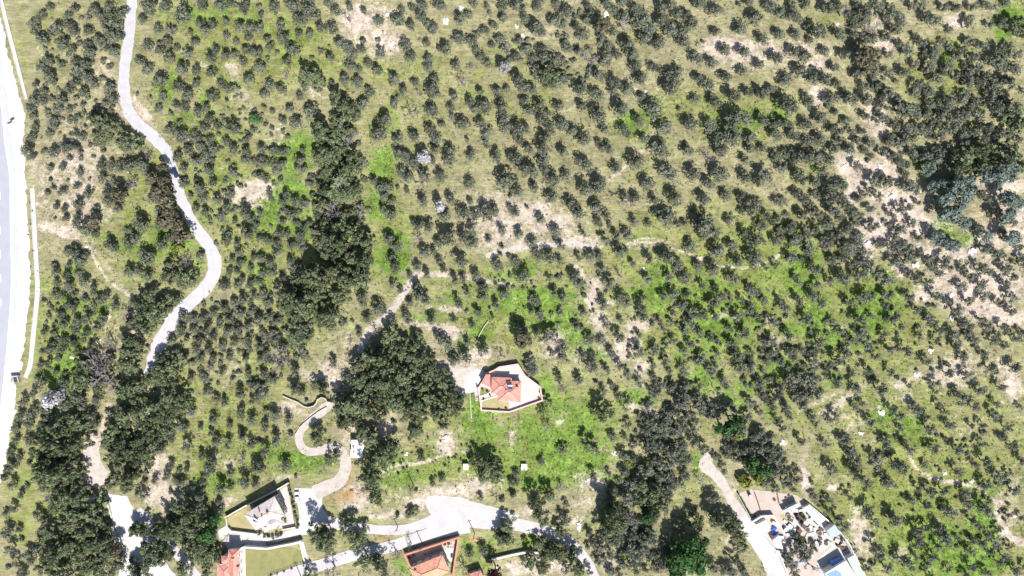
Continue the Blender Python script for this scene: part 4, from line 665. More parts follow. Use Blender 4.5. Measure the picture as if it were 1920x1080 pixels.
def windows(root, a, b, z, n, w=1.2, h=1.3, off=0.05, doors=()):
    """window parts along wall line a->b (world xy, outward normal to the right of a->b)"""
    a = Vector((a[0], a[1])); b = Vector((b[0], b[1])); d = (b - a); L = d.length; d.normalize(); nr = Vector((d.y, -d.x))
    rz = math.atan2(d.y, d.x)
    for k in range(n):
        p = a + d * (L * (k + 0.5) / n) + nr * off
        isd = k in doors
        zz = z - (0.95 if isd else 0.0); hh = h + (0.85 if isd else 0.0)
        pane = attach(MB().box((p.x, p.y, zz), (w, 0.06, hh), rz).build('door' if isd else 'window', 'dark_wood' if isd else 'glass'), root)
        f = MB()
        q = p + nr * 0.02
        for dx, ww, z0, h2 in ((-w / 2, .1, zz - .05, hh + .1), (w / 2, .1, zz - .05, hh + .1)):
            f.box((q.x + d.x * dx, q.y + d.y * dx, z0), (ww, 0.1, h2), rz)
        f.box((q.x, q.y, zz + hh), (w - .1, 0.1, .09), rz)
        f.box((q.x + nr.x * .06, q.y + nr.y * .06, zz - 0.09), (w + .3, 0.26, .08), rz)
        fo = f.build('frame', 'white_wall'); fo.parent = pane

def solar_heater(root, px, py, z, rz):
    x, y, _ = WZ(px, py, z)
    c, s = math.cos(rz), math.sin(rz)
    def L(u, v, w): return (x + u * c - v * s, y + u * s + v * c, z + w)
    hx = attach(MB().tube(L(-1.0, .8, 1.35), L(1.0, .8, 1.35), .32, .32, 12).build('water_tank', 'tank_white'), root)
    for u in (-.9, .9):
        MB().tube(L(u, .7, -.4), L(u, .7, 1.2), .04, .04, 5).build('strut', 'dark_metal', hx)
        MB().tube(L(u, -1.0, 0.05), L(u, .7, 1.1), .04, .04, 5).build('rail', 'dark_metal', hx)
    for u in (-.5, .5):
        MB().add([L(u - .45, -1.0, .1), L(u + .45, -1.0, .1), L(u + .45, .55, 1.05), L(u - .45, .55, 1.05),
                  L(u - .45, -1.0, .02), L(u + .45, -1.0, .02), L(u + .45, .55, .97), L(u - .45, .55, .97)],
                 [[0, 1, 2, 3], [7, 6, 5, 4], [0, 4, 5, 1], [1, 5, 6, 2], [2, 6, 7, 3], [3, 7, 4, 0]]).build('solar_panel', 'panel_blue', hx)

def chimney(root, px, py, z, h=1.1, s=.7, material='cream_wall'):
    x, y, _ = WZ(px, py, z + h)
    o = attach(MB().box((x, y, z - .6), (s, s, h + .6)).build('chimney', material), root)
    c = MB().box((x, y, z + h), (s + .2, s + .2, .12)).build('chimney_cap', 'red_coping'); c.parent = o

def V(u, v): return (850 + u / 8.31, 660 + v / 8.31)
def Bz(u, v): return (400 + u / 8.73, 890 + v / 8.73)
def Cz(u, v): return (390 + u / 9.14, 980 + v / 9.14)
def Dz(u, v): return (740 + u / 8.73, 980 + v / 8.73)
def Fz(u, v): return (1370 + u / 6.0, 900 + v / 6.0)

def house(name, label, cx, cy, blocks, wallm, roofm, ridgem, group='tile-roofed houses'):
    """blocks: (four pixel corners at the eaves, eave height, rise, windows per wall)"""
    zb = gz(*W(cx, cy)[:2])
    root = empty(name, (*W(cx, cy)[:2], zb)); tag(root, label, 'house', group)
    for (cor, eave, rise, nw) in blocks:
        C4 = [WZ(p[0], p[1], zb + eave)[:2] for p in cor]
        a = sum(C4[i][0] * C4[(i + 1) % 4][1] - C4[(i + 1) % 4][0] * C4[i][1] for i in range(4))
        if a < 0: C4 = C4[::-1]
        w = inset(C4, 0.45)
        attach(MB().prism(w, zb - 1.2, zb + eave - 0.1).build('wall', wallm), root)
        hip(root, C4, zb + eave + 0.1, rise, roofm, ridgem, capm=True)
        floors = 2 if eave > 4.5 else 1
        for i in range(4):
            for fl in range(floors):
                windows(root, w[i], w[(i + 1) % 4], zb + 1.0 + fl * 2.8, nw, doors=(1,) if (fl == 0 and i == 0 and nw > 1) else ())
    return root, zb

# --- red-roofed villa in the middle
vz = gz(*W(955, 725)[:2]); VT = vz + 1.3
peri = [V(505, 342), V(380, 560), V(408, 690), V(437, 908), V(875, 935), V(1388, 755), V(1350, 545), V(1118, 372), V(1005, 192), V(715, 238), V(640, 285)]
pw = [WZ(p[0], p[1], VT + 1.0)[:2] for p in peri]
slab = MB().prism(inset(pw, 0.12), vz - 2.0, VT).build('terrace', 'pink_paving'); slab['kind'] = 'structure'; slab['label'] = 'pink paved terrace round the villa'
wall_run('garden_wall', 'pink perimeter wall enclosing the red-roofed villa', 'wall', peri[1:] + [peri[0]], 2.3, 0.42, 'pink_wall', 'pink_wall', zbase=vz)
patch('lawn', [V(440, 735), V(690, 670), V(690, 757), V(868, 785), V(868, 905), V(455, 880)], 'dry_lawn', 0, z=VT + 0.03, label='dry lawn inside the villa wall')
patch('flower_bed', [V(425, 540), V(520, 560), V(580, 600), V(560, 640), V(415, 670)], 'lawn', 0, z=VT + 0.03, label='planted bed by the villa garage')
patch('paving', [V(872, 778), V(1088, 785), V(1080, 830), V(872, 910)], 'concrete_white', 0, z=VT + 0.03, label='white paving below the villa')
patch('paving', [V(700, 250), V(1000, 205), V(1105, 380), V(1040, 440), V(905, 400), V(700, 352)], 'pale_pink_paving', 0, z=VT + 0.03, label='pale paving above the villa')
patch('paving', [V(1055, 420), V(1115, 380), V(1340, 555), V(1290, 755), V(1050, 775)], 'pale_pink_paving', 0, z=VT + 0.03, label='pale paving beside the villa')
strip('garden_path', [(*V(405, 690), 2.6), (*V(500, 665), 2.6), (*V(590, 615), 2.6)], 'white_wall', 0, kind='structure', ncross=2, label='white path across the villa bed').location.z = 1.42
strip('garden_path', [(*V(440, 752), 2.2), (*V(560, 715), 2.2), (*V(690, 675), 2.2)], 'white_wall', 0, kind='structure', ncross=2, label='white path along the villa lawn').location.z = 1.44
villa = empty('villa', (*W(955, 725)[:2], VT)); tag(villa, 'red-roofed villa inside a pink walled garden', 'house', 'tile-roofed houses')
for cor, e, r in (([V(598, 388), V(910, 400), V(905, 655), V(588, 645)], 2.9, 1.15), ([V(690, 440), V(1058, 455), V(1046, 782), V(690, 758)], 3.1, 1.4)):
    C4 = [WZ(p[0], p[1], VT + e)[:2] for p in cor][::-1]
    w = inset(C4, .4)
    attach(MB().prism(w, VT - .3, VT + e - .08).build('wall', 'cream_wall'), villa)
    hip(villa, C4, VT + e + .1, r, 'red_tile', 'ridge_red', capm=True)
    for i in range(4): windows(villa, w[i], w[(i + 1) % 4], VT + 1.0, 3, doors=(1,) if i == 0 else ())
gw = [WZ(*V(u, v), VT + 2.5)[:2] for u, v in ((505, 348), (574, 348), (582, 552), (430, 488))]
attach(MB().prism(inset(gw, .2), vz - 1, VT + 2.3).build('garage_wall', 'cream_wall'), villa)
attach(MB().prism(gw, [VT + 2.3, VT + 2.55, VT + 2.55, VT + 2.3], [VT + 2.5, VT + 2.8, VT + 2.8, VT + 2.5]).build('garage_roof', 'red_tile'), villa)
solar_heater(villa, *V(885, 545), VT + 4.15, 0.0)
chimney(villa, *V(1000, 560), VT + 3.7); chimney(villa, *V(828, 605), VT + 4.2, .5, .45, 'dark_metal')
patch('driveway_apron', [V(330, 290), V(460, 280), V(500, 345), V(375, 560), V(405, 775), V(345, 762), V(330, 622), V(90, 662), V(150, 520), V(215, 380)], 'concrete_white', 0.09, label='white concrete apron at the villa gate')
patch('gravel_yard', [(818,690),(830,684),(850,690),(872,690),(888,686),(905,695),(890,700),(880,712),(872,728),(862,738),(852,728),(838,708),(822,700)], 'dirt_track', 0.06, jit=0.2, label='pale gravel yard beside the villa')
strip('hose', [(*V(260, 640), .6), (*V(268, 800), .6), (*V(285, 1080), .6)], 'white_wall', 0.06, kind=None, ncross=2).__setitem__('kind', 'thing')
tag(bpy.data.objects['hose'], 'thin white hose lying on the grass below the villa gate', 'hose')

# --- beige house above the white forecourt
bh, bzz = house('beige_house', 'beige tile-roofed house with tall flank above the white forecourt', 500, 962,
    [([Bz(505, 650), Bz(1000, 352), Bz(1172, 668), Bz(690, 908)], 6.0, 1.3, 4), ([Bz(770, 820), Bz(1080, 650), Bz(1140, 790), Bz(840, 952)], 5.2, 0.9, 2)], 'beige_wall', 'beige_tile', 'ridge_beige')
tx, ty, _ = WZ(*Bz(960, 800), bzz + 6.2)
m = MB(); n_ = 12
m.add([(tx + 2.5 * math.cos(2 * math.pi * k / n_), ty + 2.5 * math.sin(2 * math.pi * k / n_), bzz + 6.15) for k in range(n_)] + [(tx, ty, bzz + 7.5)], [[k, (k + 1) % n_, n_] for k in range(n_)])
attach(m.build('turret_roof', 'beige_tile'), bh)
m = MB().tube((tx, ty, bzz - .5), (tx, ty, bzz + 6.12), 2.25, 2.25, 16); attach(m.build('turret_wall', 'beige_wall'), bh)
solar_heater(bh, *Bz(700, 740), bzz + 6.6, -0.55); chimney(bh, *Bz(880, 640), bzz + 7.0, 1.2, .8)
for (u, v) in ((740, 620), (790, 690)): chimney(bh, *Bz(u, v), bzz + 7.2, .9, .4, 'beige_wall')
patch('lawn', [Bz(215, 720), Bz(540, 540), Bz(640, 820), Bz(700, 915), Bz(290, 895), Bz(225, 800)], 'dry_lawn', 0.05, label='dry lawn beside the beige house')
patch('paving', [Bz(1060, 270), Bz(1210, 180), Bz(1260, 420), Bz(1330, 840), Bz(1150, 870), Bz(1060, 880), Bz(1150, 720)], 'concrete', 0.05, label='pale paving beside the beige house')
wall_run('garden_wall', 'long beige wall behind the beige tile-roofed house', 'wall', [Bz(190, 705), Bz(510, 520), Bz(1020, 260), Bz(1225, 140)], 1.9, .35, 'cream_wall', 'cream_wall', px_h=1.9)
wall_run('garden_wall', 'dark-shadowed low wall below the beige house lawn', 'wall', [Bz(210, 730), Bz(225, 860), Bz(290, 925), Bz(700, 975)], 1.4, .3, 'stone_wall', 'cream_wall')
wall_run('garden_wall', 'short wall at the forecourt corner of the beige house', 'wall', [Bz(1130, 905), Bz(1330, 865)], 1.3, .3, 'stone_wall', 'cream_wall')

# --- red house at the bottom edge with a big lawn
rc, rz_ = house('red_house', 'red-roofed house beside the large green lawn', 428, 1060,
    [([Cz(348, 453), Cz(532, 453), Cz(530, 1010), Cz(348, 1010)], 5.0, 1.1, 3), ([Cz(160, 688), Cz(420, 688), Cz(420, 1060), Cz(160, 1060)], 4.6, 1.0, 2)], 'white_wall', 'red_tile', 'ridge_red')
w3 = [WZ(*Cz(u, v), rz_ + 4.8)[:2] for u, v in ((230, 568), (380, 568), (380, 700), (230, 700))]
attach(MB().prism(inset(w3, .4), rz_ - 1, rz_ + 4.6).build('wall', 'white_wall'), rc); hip(rc, w3[::-1], rz_ + 4.8, .9, 'red_tile', 'ridge_red')
chimney(rc, *Cz(422, 640), rz_ + 5.6, 1.0, .9, 'white_wall'); chimney(rc, *Cz(505, 780), rz_ + 5.3, .9, .7, 'cream_wall')
patch('terrace', [Cz(536, 452), Cz(642, 440), Cz(655, 1060), Cz(536, 1060)], 'pale_pink_paving', 0.2, label='pale pink terrace beside the lawn')
patch('lawn', [Cz(645, 462), Cz(1000, 478), Cz(1300, 440), Cz(1500, 432), Cz(1590, 500), Cz(1632, 655), Cz(1300, 810), Cz(1040, 905), Cz(900, 1060), Cz(655, 1060)], 'lawn', 0.07, label='large mown lawn beside the red house')
wall_run('garden_wall', 'tall white wall along the top of the large lawn', 'wall', [Cz(560, 445), Cz(620, 425), Cz(1010, 448), Cz(1420, 372), Cz(1590, 330)], 2.4, .5, 'white_wall', 'white_wall')
strip('ramp', [(*Cz(1605, 335), 7.5), (*Cz(1650, 520), 9), (*Cz(1715, 715), 9)], 'concrete', 0.10, label='white concrete ramp at the end of the lawn', ncross=3)
wall_run('ramp_wall', 'white low wall along the ramp beside the lawn', 'wall', [Cz(1582, 340), Cz(1618, 540), Cz(1660, 690)], .7, .25, 'white_wall', 'white_wall')
patch('road_shadow_apron', [Cz(250, 330), Cz(370, 180), Cz(560, 200), Cz(900, 200), Cz(1010, 400), Cz(620, 420), Cz(350, 450)], 'concrete', 0.055, label='concrete yard behind the red house').name = 'yard'
fr = empty('garden_fence', W(*Cz(1040, 905))); tag(fr, 'dark post and wire fence along the bottom of the lawn', 'fence')
fp = [W(*(np.array(Cz(1040, 905)) * (1 - t) + np.array(Cz(1650, 678)) * t)) for t in np.linspace(0, 1, 12)]
for p in fp: attach(MB().tube((p[0], p[1], p[2] - .2), (p[0], p[1], p[2] + 1.2), .06, .05, 5).build('post', 'dark_metal'), fr)
for hh in (.4, .8, 1.15):
    m = MB()
    for a, b in zip(fp, fp[1:]): m.tube((a[0], a[1], a[2] + hh), (b[0], b[1], b[2] + hh), .025, .025, 4, cap=False)
    attach(m.build('wire', 'dark_metal'), fr)

# --- orange-roofed house with the red compound wall
rd, dz_ = house('orange_house', 'orange tile-roofed house inside a red-topped compound wall', 806, 1062,
    [([Dz(240, 745), Dz(780, 525), Dz(908, 802), Dz(370, 1030)], 5.4, 1.2, 4)], 'cream_wall', 'orange_tile', 'ridge_red')
chimney(rd, *Dz(340, 800), dz_ + 5.7, .9, .6, 'red_coping')
wall_run('garden_wall', 'red-topped compound wall round the orange-roofed house', 'wall', [Dz(262, 722), Dz(160, 532), Dz(1046, 248), Dz(985, 640), Dz(950, 900)], 2.3, .5, 'pink_wall', 'red_coping')
patch('paving', [Dz(800, 470), Dz(880, 410), Dz(980, 420), Dz(955, 655), Dz(900, 630)], 'concrete_white', 0.05, label='white paving beside the orange house')
patch('bare_yard', [Dz(200, 540), Dz(1000, 290), Dz(960, 660), Dz(800, 520), Dz(300, 720)], 'yard_soil', 0.03, label='bare ground inside the red compound wall')
pg = empty('pergola', W(*Dz(600, 440))); tag(pg, 'dark wooden pergola behind the orange-roofed house', 'pergola')
q0, q1, q2, q3 = [Vector(W(*Dz(u, v), 2.4)) for u, v in ((450, 470), (745, 375), (775, 440), (480, 535))]
for k in range(12):
    t = k / 11; a = q0 + (q1 - q0) * t; b = q3 + (q2 - q3) * t
    attach(MB().tube(a, b, .07, .07, 4).build('slat', 'dark_wood'), pg)
for a, b in ((q0, q1), (q3, q2)): attach(MB().tube(a - Vector((0, 0, .12)), b - Vector((0, 0, .12)), .1, .1, 4).build('beam', 'dark_wood'), pg)
for a in (q0, q1, q2, q3): attach(MB().tube((a.x, a.y, gz(a.x, a.y) - .2), a, .09, .09, 5).build('post', 'dark_wood'), pg)
# --- small red roof by the plum tree
house('red_cottage', 'small red-roofed cottage half under a dark purple tree', 900, 1080, [([Dz(1180, 850), Dz(1405, 778), Dz(1490, 960), Dz(1265, 1035)], 3.4, .9, 2)], 'cream_wall', 'red_tile', 'ridge_red')
wall_run('garden_wall', 'pale wall with white coping behind the purple tree', 'wall', [(922, 1050), (960, 1041), (985, 1036), (1012, 1037)], 1.6, .7, 'white_wall', 'concrete_white')

def block(name, label, cat, poly, h, wallm, roofm, slope=0.0, group=None, over=.15):
    c = np.mean(poly, axis=0); zb = gz(*W(c[0], c[1])[:2])
    P = [WZ(p[0], p[1], zb + h)[:2] for p in poly]
    root = empty(name, (*W(c[0], c[1])[:2], zb)); tag(root, label, cat, group)
    w = inset(P, over)
    attach(MB().prism(w, zb - .8, zb + h - .05).build('wall', wallm), root)
    n = len(P); zs = [zb + h + slope * (1 if i < n / 2 else 0) for i in range(n)]
    attach(MB().prism(P, [z - .06 for z in zs], [z + .1 for z in zs]).build('roof', roofm, bevel=0.02), root)
    a = sum(w[i][0] * w[(i + 1) % n][1] - w[(i + 1) % n][0] * w[i][1] for i in range(n))
    ww = w if a > 0 else w[::-1]
    windows(root, ww[0], ww[1], zb + .9, 1, .8, .9)
    d0, d1 = ww[1], ww[2 % n]
    windows(root, d0, d1, zb + .95, 1, .8, 1.1, doors=(0,))
    return root, zb

Z1 = lambda u, v: (540 + u / 6.75, 730 + v / 6.75)
sh, shz = block('white_shed', 'white flat-roofed shed beside the curve of the driveway', 'shed', [Z1(800, 640), Z1(960, 640), Z1(955, 757), Z1(800, 755)], 2.9, 'white_wall', 'white_roof')
sh2 = [WZ(*Z1(u, v), shz + 2.2)[:2] for u, v in ((788, 760), (948, 762), (945, 866), (788, 864))]
attach(MB().prism(inset(sh2, .15), shz - .8, shz + 2.1).build('annex_wall', 'white_wall'), sh)
attach(MB().prism(sh2, shz + 2.1, shz + 2.25).build('annex_roof', 'white_roof'), sh)
chimney(sh, *Z1(828, 740), shz + 2.95, .8, .5, 'grey_roof'); chimney(sh, *Z1(835, 800), shz + 2.2, .6, .4, 'white_wall')
block('stone_hut', 'tiny pale concrete hut beside dark trees below the villa', 'hut', [(868, 869.5), (878.5, 869.5), (878.5, 881.5), (868, 881)], 1.9, 'stone_wall', 'concrete')
wt, wtz = block('water_cistern', 'small white square cistern on the green slope below the villa', 'cistern', [(977.5, 870), (988, 870), (988.5, 881.5), (977.5, 881.5)], 1.4, 'white_wall', 'white_roof')

# --- walled smallholding
GRP = 'smallholding buildings'
patch('yard', [Fz(90, 150), Fz(220, 105), Fz(520, 135), Fz(740, 170), Fz(880, 280), Fz(1130, 490), Fz(1240, 600), Fz(1340, 740), Fz(1520, 1090), Fz(680, 1110), Fz(560, 860), Fz(270, 490), Fz(230, 440)], 'yard_soil', 0.045, jit=.12, label='bare pinkish soil of the smallholding yard')
patch('paving', [Fz(560, 400), Fz(760, 300), Fz(900, 300), Fz(1070, 460), Fz(1140, 680), Fz(1120, 740), Fz(1000, 820), Fz(960, 640), Fz(840, 540), Fz(700, 620), Fz(640, 640)], 'gravel_pad', 0.075, label='patchy concrete paving of the smallholding')
patch('paving', [Fz(960, 900), Fz(1160, 720), Fz(1370, 840), Fz(1460, 1090), Fz(1000, 1090)], 'concrete', 0.085, label='concrete floor behind the blue tank')
patch('vegetable_strip', [Fz(550, 400), Fz(600, 385), Fz(760, 600), Fz(720, 640)], 'dry_lawn', 0.09, label='dry vegetable strip inside the smallholding')
patch('planted_bed', [Fz(700, 380), Fz(800, 350), Fz(860, 450), Fz(780, 500)], 'compost', 0.11, jit=.2, label='dark planted bed inside the smallholding')
wall_run('boundary_wall', 'dark boundary wall beside the green verge of the track', 'wall', [Fz(35, 95), Fz(100, 200), Fz(180, 350), Fz(250, 480)], 1.2, .22, 'grey_roof')
wall_run('boundary_wall', 'white boundary wall on the grassy side of the smallholding', 'wall', [Fz(880, 275), Fz(1130, 488), Fz(1240, 598), Fz(1345, 738), Fz(1510, 1070)], 1.6, .35, 'white_wall', 'white_wall')
wall_run('boundary_wall', 'long white wall between the apron and the yard', 'wall', [Fz(268, 492), Fz(420, 690), Fz(560, 860), Fz(650, 1085)], 1.5, .3, 'white_wall', 'white_wall')
wall_run('boundary_wall', 'white wall bending round the small courtyard', 'wall', [Fz(250, 470), Fz(350, 410), Fz(480, 405), Fz(530, 480), Fz(610, 610)], 2.0, .45, 'white_wall', 'white_wall')
for lab, pts in (('thin fence dividing the pink yard near the track', [Fz(262, 130), Fz(300, 240), Fz(350, 402)]), ('thin fence dividing the pink yard near the shed', [Fz(515, 142), Fz(545, 275)])):
    fe = empty('yard_fence', W(*pts[0])); tag(fe, lab, 'fence', 'yard fences')
    c = [W(p[0], p[1]) for p in catmull(pts, 8)]
    for p in c: attach(MB().tube((p[0], p[1], p[2] - .2), (p[0], p[1], p[2] + 1.3), .06, .05, 5).build('post', 'dark_wood'), fe)
    for a, b in zip(c, c[1:]):
        for hh in (.35, .75, 1.15): attach(MB().tube((a[0], a[1], a[2] + hh), (b[0], b[1], b[2] + hh), .05, .05, 4).build('rail', 'dark_wood'), fe)
block('flat_outbuilding', 'pale blue flat-roofed outbuilding beside the white apron', 'shed', [Fz(280, 505), Fz(395, 450), Fz(440, 520), Fz(420, 580), Fz(362, 612)], 2.6, 'white_wall', 'pale_roof', group=GRP)
block('white_outbuilding', 'white-roofed outbuilding below the blue tarps', 'shed', [Fz(470, 680), Fz(545, 620), Fz(590, 780), Fz(515, 755)], 2.6, 'white_wall', 'white_roof', group=GRP)
block('lean_to_shed', 'narrow shed with pale greenish roof beside the pink yard', 'shed', [Fz(632, 318), Fz(755, 258), Fz(782, 296), Fz(660, 355)], 3.0, 'grey_roof', 'greenish_roof', group=GRP)
block('small_shed', 'tiny white-roofed shed touching the narrow greenish shed', 'shed', [Fz(585, 340), Fz(632, 322), Fz(648, 345), Fz(600, 362)], 2.2, 'grey_roof', 'blue_roof', group=GRP)
block('long_shed', 'long white-roofed shed along the grassy boundary wall', 'shed', [Fz(820, 312), Fz(880, 282), Fz(1068, 448), Fz(990, 505)], 2.4, 'white_wall', 'white_roof', group=GRP)
block('blue_roofed_shed', 'shed with square light blue roof on the boundary wall', 'shed', [Fz(1080, 570), Fz(1170, 500), Fz(1242, 602), Fz(1132, 655)], 3.4, 'white_wall', 'blue_roof', group=GRP)
bb, bbz = block('large_outbuilding', 'large white-roofed building behind the blue tank', 'building', [Fz(1060, 1050), Fz(1300, 905), Fz(1420, 1100), Fz(1150, 1200)], 4.5, 'white_wall', 'white_roof', group=GRP)
tarp = MB(); tp = [WZ(*Fz(u, v), bbz + 4.75) for u, v in ((1075, 1062), (1190, 1012), (1245, 1050), (1250, 1100), (1120, 1110))]
tarp.prism([(p[0], p[1]) for p in tp], bbz + 4.62, bbz + 4.7); tag(tarp.build('tarpaulin', 'blue_tank'), 'bright blue tarpaulin spread on the large white roof', 'tarpaulin')
block('grey_roofed_wing', 'long grey-green roofed wing on the boundary wall', 'shed', [Fz(1310, 885), Fz(1388, 842), Fz(1512, 1075), Fz(1425, 1110)], 3.6, 'white_wall', 'greenish_roof', group=GRP)
# blue barrel-topped tank
bx0 = Vector(W(*Fz(1105, 930))); bx1 = Vector(W(*Fz(1235, 870))); zt = max(bx0.z, bx1.z) + 1.6
d = (bx1 - bx0); d.z = 0; d.normalize(); s_ = Vector((-d.y, d.x, 0))
bt = empty('blue_tank', (*((bx0 + bx1) / 2).xy, zt - 1.6)); tag(bt, 'long blue cylindrical tank behind the large white building', 'tank')
a = Vector((bx0.x, bx0.y, zt)); b = Vector((bx1.x, bx1.y, zt))
attach(MB().tube(a, b, 1.25, 1.25, 18).build('drum', 'blue_tank', bevel=.05), bt)
for t in (.15, .5, .85):
    p = a + (b - a) * t
    attach(MB().tube(p - d * .06, p + d * .06, 1.29, 1.29, 18).build('band', 'blue_roof'), bt)
for t in (.2, .8):
    p = a + (b - a) * t
    attach(MB().box((p.x, p.y, zt - 2.2), (.3, 1.8, 1.2), math.atan2(d.y, d.x)).build('cradle', 'grey_roof'), bt)
def heap(name, label, cat, px, py, r, hh, material, seed, n=18, group=None):
    rng = np.random.default_rng(seed); x, y, z = W(px, py); r /= S
    m = MB(); rings = 5; vs = []
    for i in range(rings):
        f = i / (rings - 1)
        for k in range(n):
            t = 2 * math.pi * k / n
            rr = r * (1 - f * .85) * (1 + .22 * math.sin(3 * t + seed) + rng.normal(0, .07))
            vs.append((x + rr * math.cos(t), y + rr * math.sin(t), z - .1 + hh * math.sin(f * 1.5) * (1 + rng.normal(0, .08))))
    fs = [[i * n + k, i * n + (k + 1) % n, (i + 1) * n + (k + 1) % n, (i + 1) * n + k] for i in range(rings - 1) for k in range(n)]
    fs.append(list(range((rings - 1) * n, rings * n)))
    o = m.add(vs, fs).build(name, material, loc=(x, y, z)); tag(o, label, cat, group); return o
heap('tarpaulin', 'crumpled bright blue tarpaulin in the courtyard', 'tarpaulin', *Fz(482, 540), 6, 1.0, 'blue_tarp', 2)
heap('tarpaulin', 'second blue tarpaulin beside the pale dome in the courtyard', 'tarpaulin', *Fz(515, 610), 6, .9, 'blue_tarp', 5)
heap('oven', 'round pale clay oven between blue tarpaulin and white outbuilding', 'oven', *Fz(468, 640), 4.2, 1.3, 'pink_wall', 8)
heap('sack_pile', 'pile of white sacks under the courtyard wall', 'sack pile', *Fz(600, 685), 5, 1.0, 'white_wall', 9)
heap('sack_pile', 'pale blue covered pile beside the grey tree', 'sack pile', *Fz(800, 915), 5.5, .9, 'blue_roof', 10)
heap('sack_pile', 'pale covered pile under the dark tree shade', 'sack pile', *Fz(740, 935), 4.5, .9, 'blue_roof', 12)
for k, (u, v, lab) in enumerate(((858, 555, 'round brown garden tub in the middle of the smallholding'), (995, 595, 'dark round tub beside the row of trays'), (648, 405, 'dark round tub beside the vegetable strip'))):
    x, y, z = W(*Fz(u, v)); t = empty('garden_tub', (x, y, z)); tag(t, lab, 'tub', 'garden tubs')
    attach(MB().tube((x, y, z - .1), (x, y, z + .7), 1.0, 1.1, 14).build('barrel', 'stone_wall'), t); attach(MB().tube((x, y, z + .7), (x, y, z + .74), .95, .95, 14).build('soil', 'compost'), t)
for k in range(6):
    x, y, z = W(*Fz(852 + k * 14, 628 - k * 4)); o = MB().box((x, y, z), (.7, 2.2, .35), -.35).build('seed_tray', 'greenish_roof', loc=(x, y, z))
    tag(o, '%s pale seed tray counted from the vegetable strip side' % ('first', 'second', 'third', 'fourth', 'fifth', 'sixth')[k], 'tray', 'seed trays')
for (u, v, w_, lab) in ((225, 185, 2.6, 'square dark animal shelter in the pink yard'),):
    block('animal_shelter', lab, 'shelter', [Fz(u - 18, v - 18), Fz(u + 16, v - 22), Fz(u + 22, v + 12), Fz(u - 12, v + 16)], 1.7, 'dark_wood', 'grey_roof')
for k, (u, v) in enumerate(((232, 400), (270, 403), (622, 203), (655, 180), (490, 220))):
    x, y, z = W(*Fz(u, v)); m = MB().tube((x, y, z - .05), (x, y, z + .45), .55, .6, 10)
    tag(m.build('feed_drum', 'dark_wood', loc=(x, y, z)), ('dark feed drum in the yard corner near the apron', 'second dark feed drum from the yard corner', 'dark feed drum above the narrow shed', 'small dark feed drum furthest above the narrow shed', 'lone dark feed drum in the middle of the pink yard')[k], 'drum', 'feed drums')

# --- stone turnaround wall, field walls, culvert, channels
wall_run('stone_wall', 'curved stone retaining wall of the driveway turnaround', 'wall', [Z1(245, 232), Z1(320, 215), Z1(352, 180), Z1(372, 130), Z1(420, 105), Z1(470, 120), Z1(495, 165), Z1(545, 165)], 1.6, .35, 'stone_wall')
wall_run('stone_wall', 'low stone wall running to the turnaround', 'wall', [Z1(-60, 90), Z1(30, 130), Z1(120, 165), Z1(200, 220), Z1(245, 230)], 1.0, .4, 'stone_wall')
wall_run('stone_wall', 'low stone wall along the driveway edge', 'wall', [Z1(480, 232), Z1(380, 290), Z1(250, 390), Z1(150, 480), Z1(95, 570)], .7, .35, 'stone_wall')
wall_run('stone_wall', 'thin straight terrace wall above the red-roofed villa', 'wall', [(893, 641), (900, 626), (908, 612), (915, 603)], .7, .3, 'stone_wall')
wall_run('boundary_wall', 'short dark kerb wall at the foot of the pale track', 'wall', [(1431, 1060), (1437, 1070), (1443, 1082)], 1.0, .3, 'stone_wall')
wall_run('stone_wall', 'thin white wall beside the green car', 'wall', [(199, 938), (204, 955), (209, 972)], .8, .3, 'white_wall')
def channel(label, pts):
    root = empty('drainage_channel', W(pts[0][0], pts[0][1])); tag(root, label, 'channel', 'concrete drainage channels')
    o = strip('channel_bed', pts, 'concrete_white', 0.06, kind=None); attach(o, root)
    c = catmull(pts, 5); P = np.array([W(p[0], p[1])[:2] for p in c]); hw = np.array([p[2] for p in c]) / S / 2
    t = np.gradient(P, axis=0); t /= np.linalg.norm(t, axis=1)[:, None]; nn = np.stack([-t[:, 1], t[:, 0]], 1)
    for sgn in (-1, 1):
        m = MB()
        for i in range(len(P) - 1):
            a0 = P[i] + nn[i] * hw[i] * sgn; b0 = P[i + 1] + nn[i + 1] * hw[i + 1] * sgn
            a1 = a0 + nn[i] * .22 * sgn; b1 = b0 + nn[i + 1] * .22 * sgn
            za, zb = gz(*a0), gz(*b0)
            poly = [tuple(a0), tuple(b0), tuple(b1), tuple(a1)]
            m.prism(poly, [za - .2, zb - .2, zb - .2, za - .2], [za + .3, zb + .3, zb + .3, za + .3])
        attach(m.build('channel_wall', 'concrete_white'), root)
channel('upper concrete drainage channel slanting beside the highway verge', [(-4, -30, 4), (3, 0, 4), (12, 40, 5), (22, 80, 5.5), (35, 130, 5), (50, 186, 3.5)])
channel('long white drainage channel running to the culvert', [(61, 353, 6.5), (65, 430, 6.5), (69, 500, 6.5), (71, 545, 6.5), (66, 600, 6.5), (61, 650, 6.5), (57, 685, 6), (48, 708, 5)])
cu = empty('culvert', W(32, 712)); tag(cu, 'dark square culvert mouth where the drainage channel meets the verge', 'culvert')
x, y, z = W(31, 711)
attach(MB().box((x, y + 1.4, z - .5), (3.4, .4, 2.3), .05).build('headwall', 'concrete'), cu)
attach(MB().box((x, y, z + .02), (2.4, 2.2, .12), .05).build('opening_shade', 'dark_metal'), cu)  # solid dark slab, the shade of the culvert mouth put into its colour
for sx in (-1, 1): attach(MB().box((x + sx * 1.5, y, z - .5), (.35, 2.3, 1.9), .05 + sx * .25).build('wing_wall', 'concrete'), cu)
x, y, z = W(27, 232)
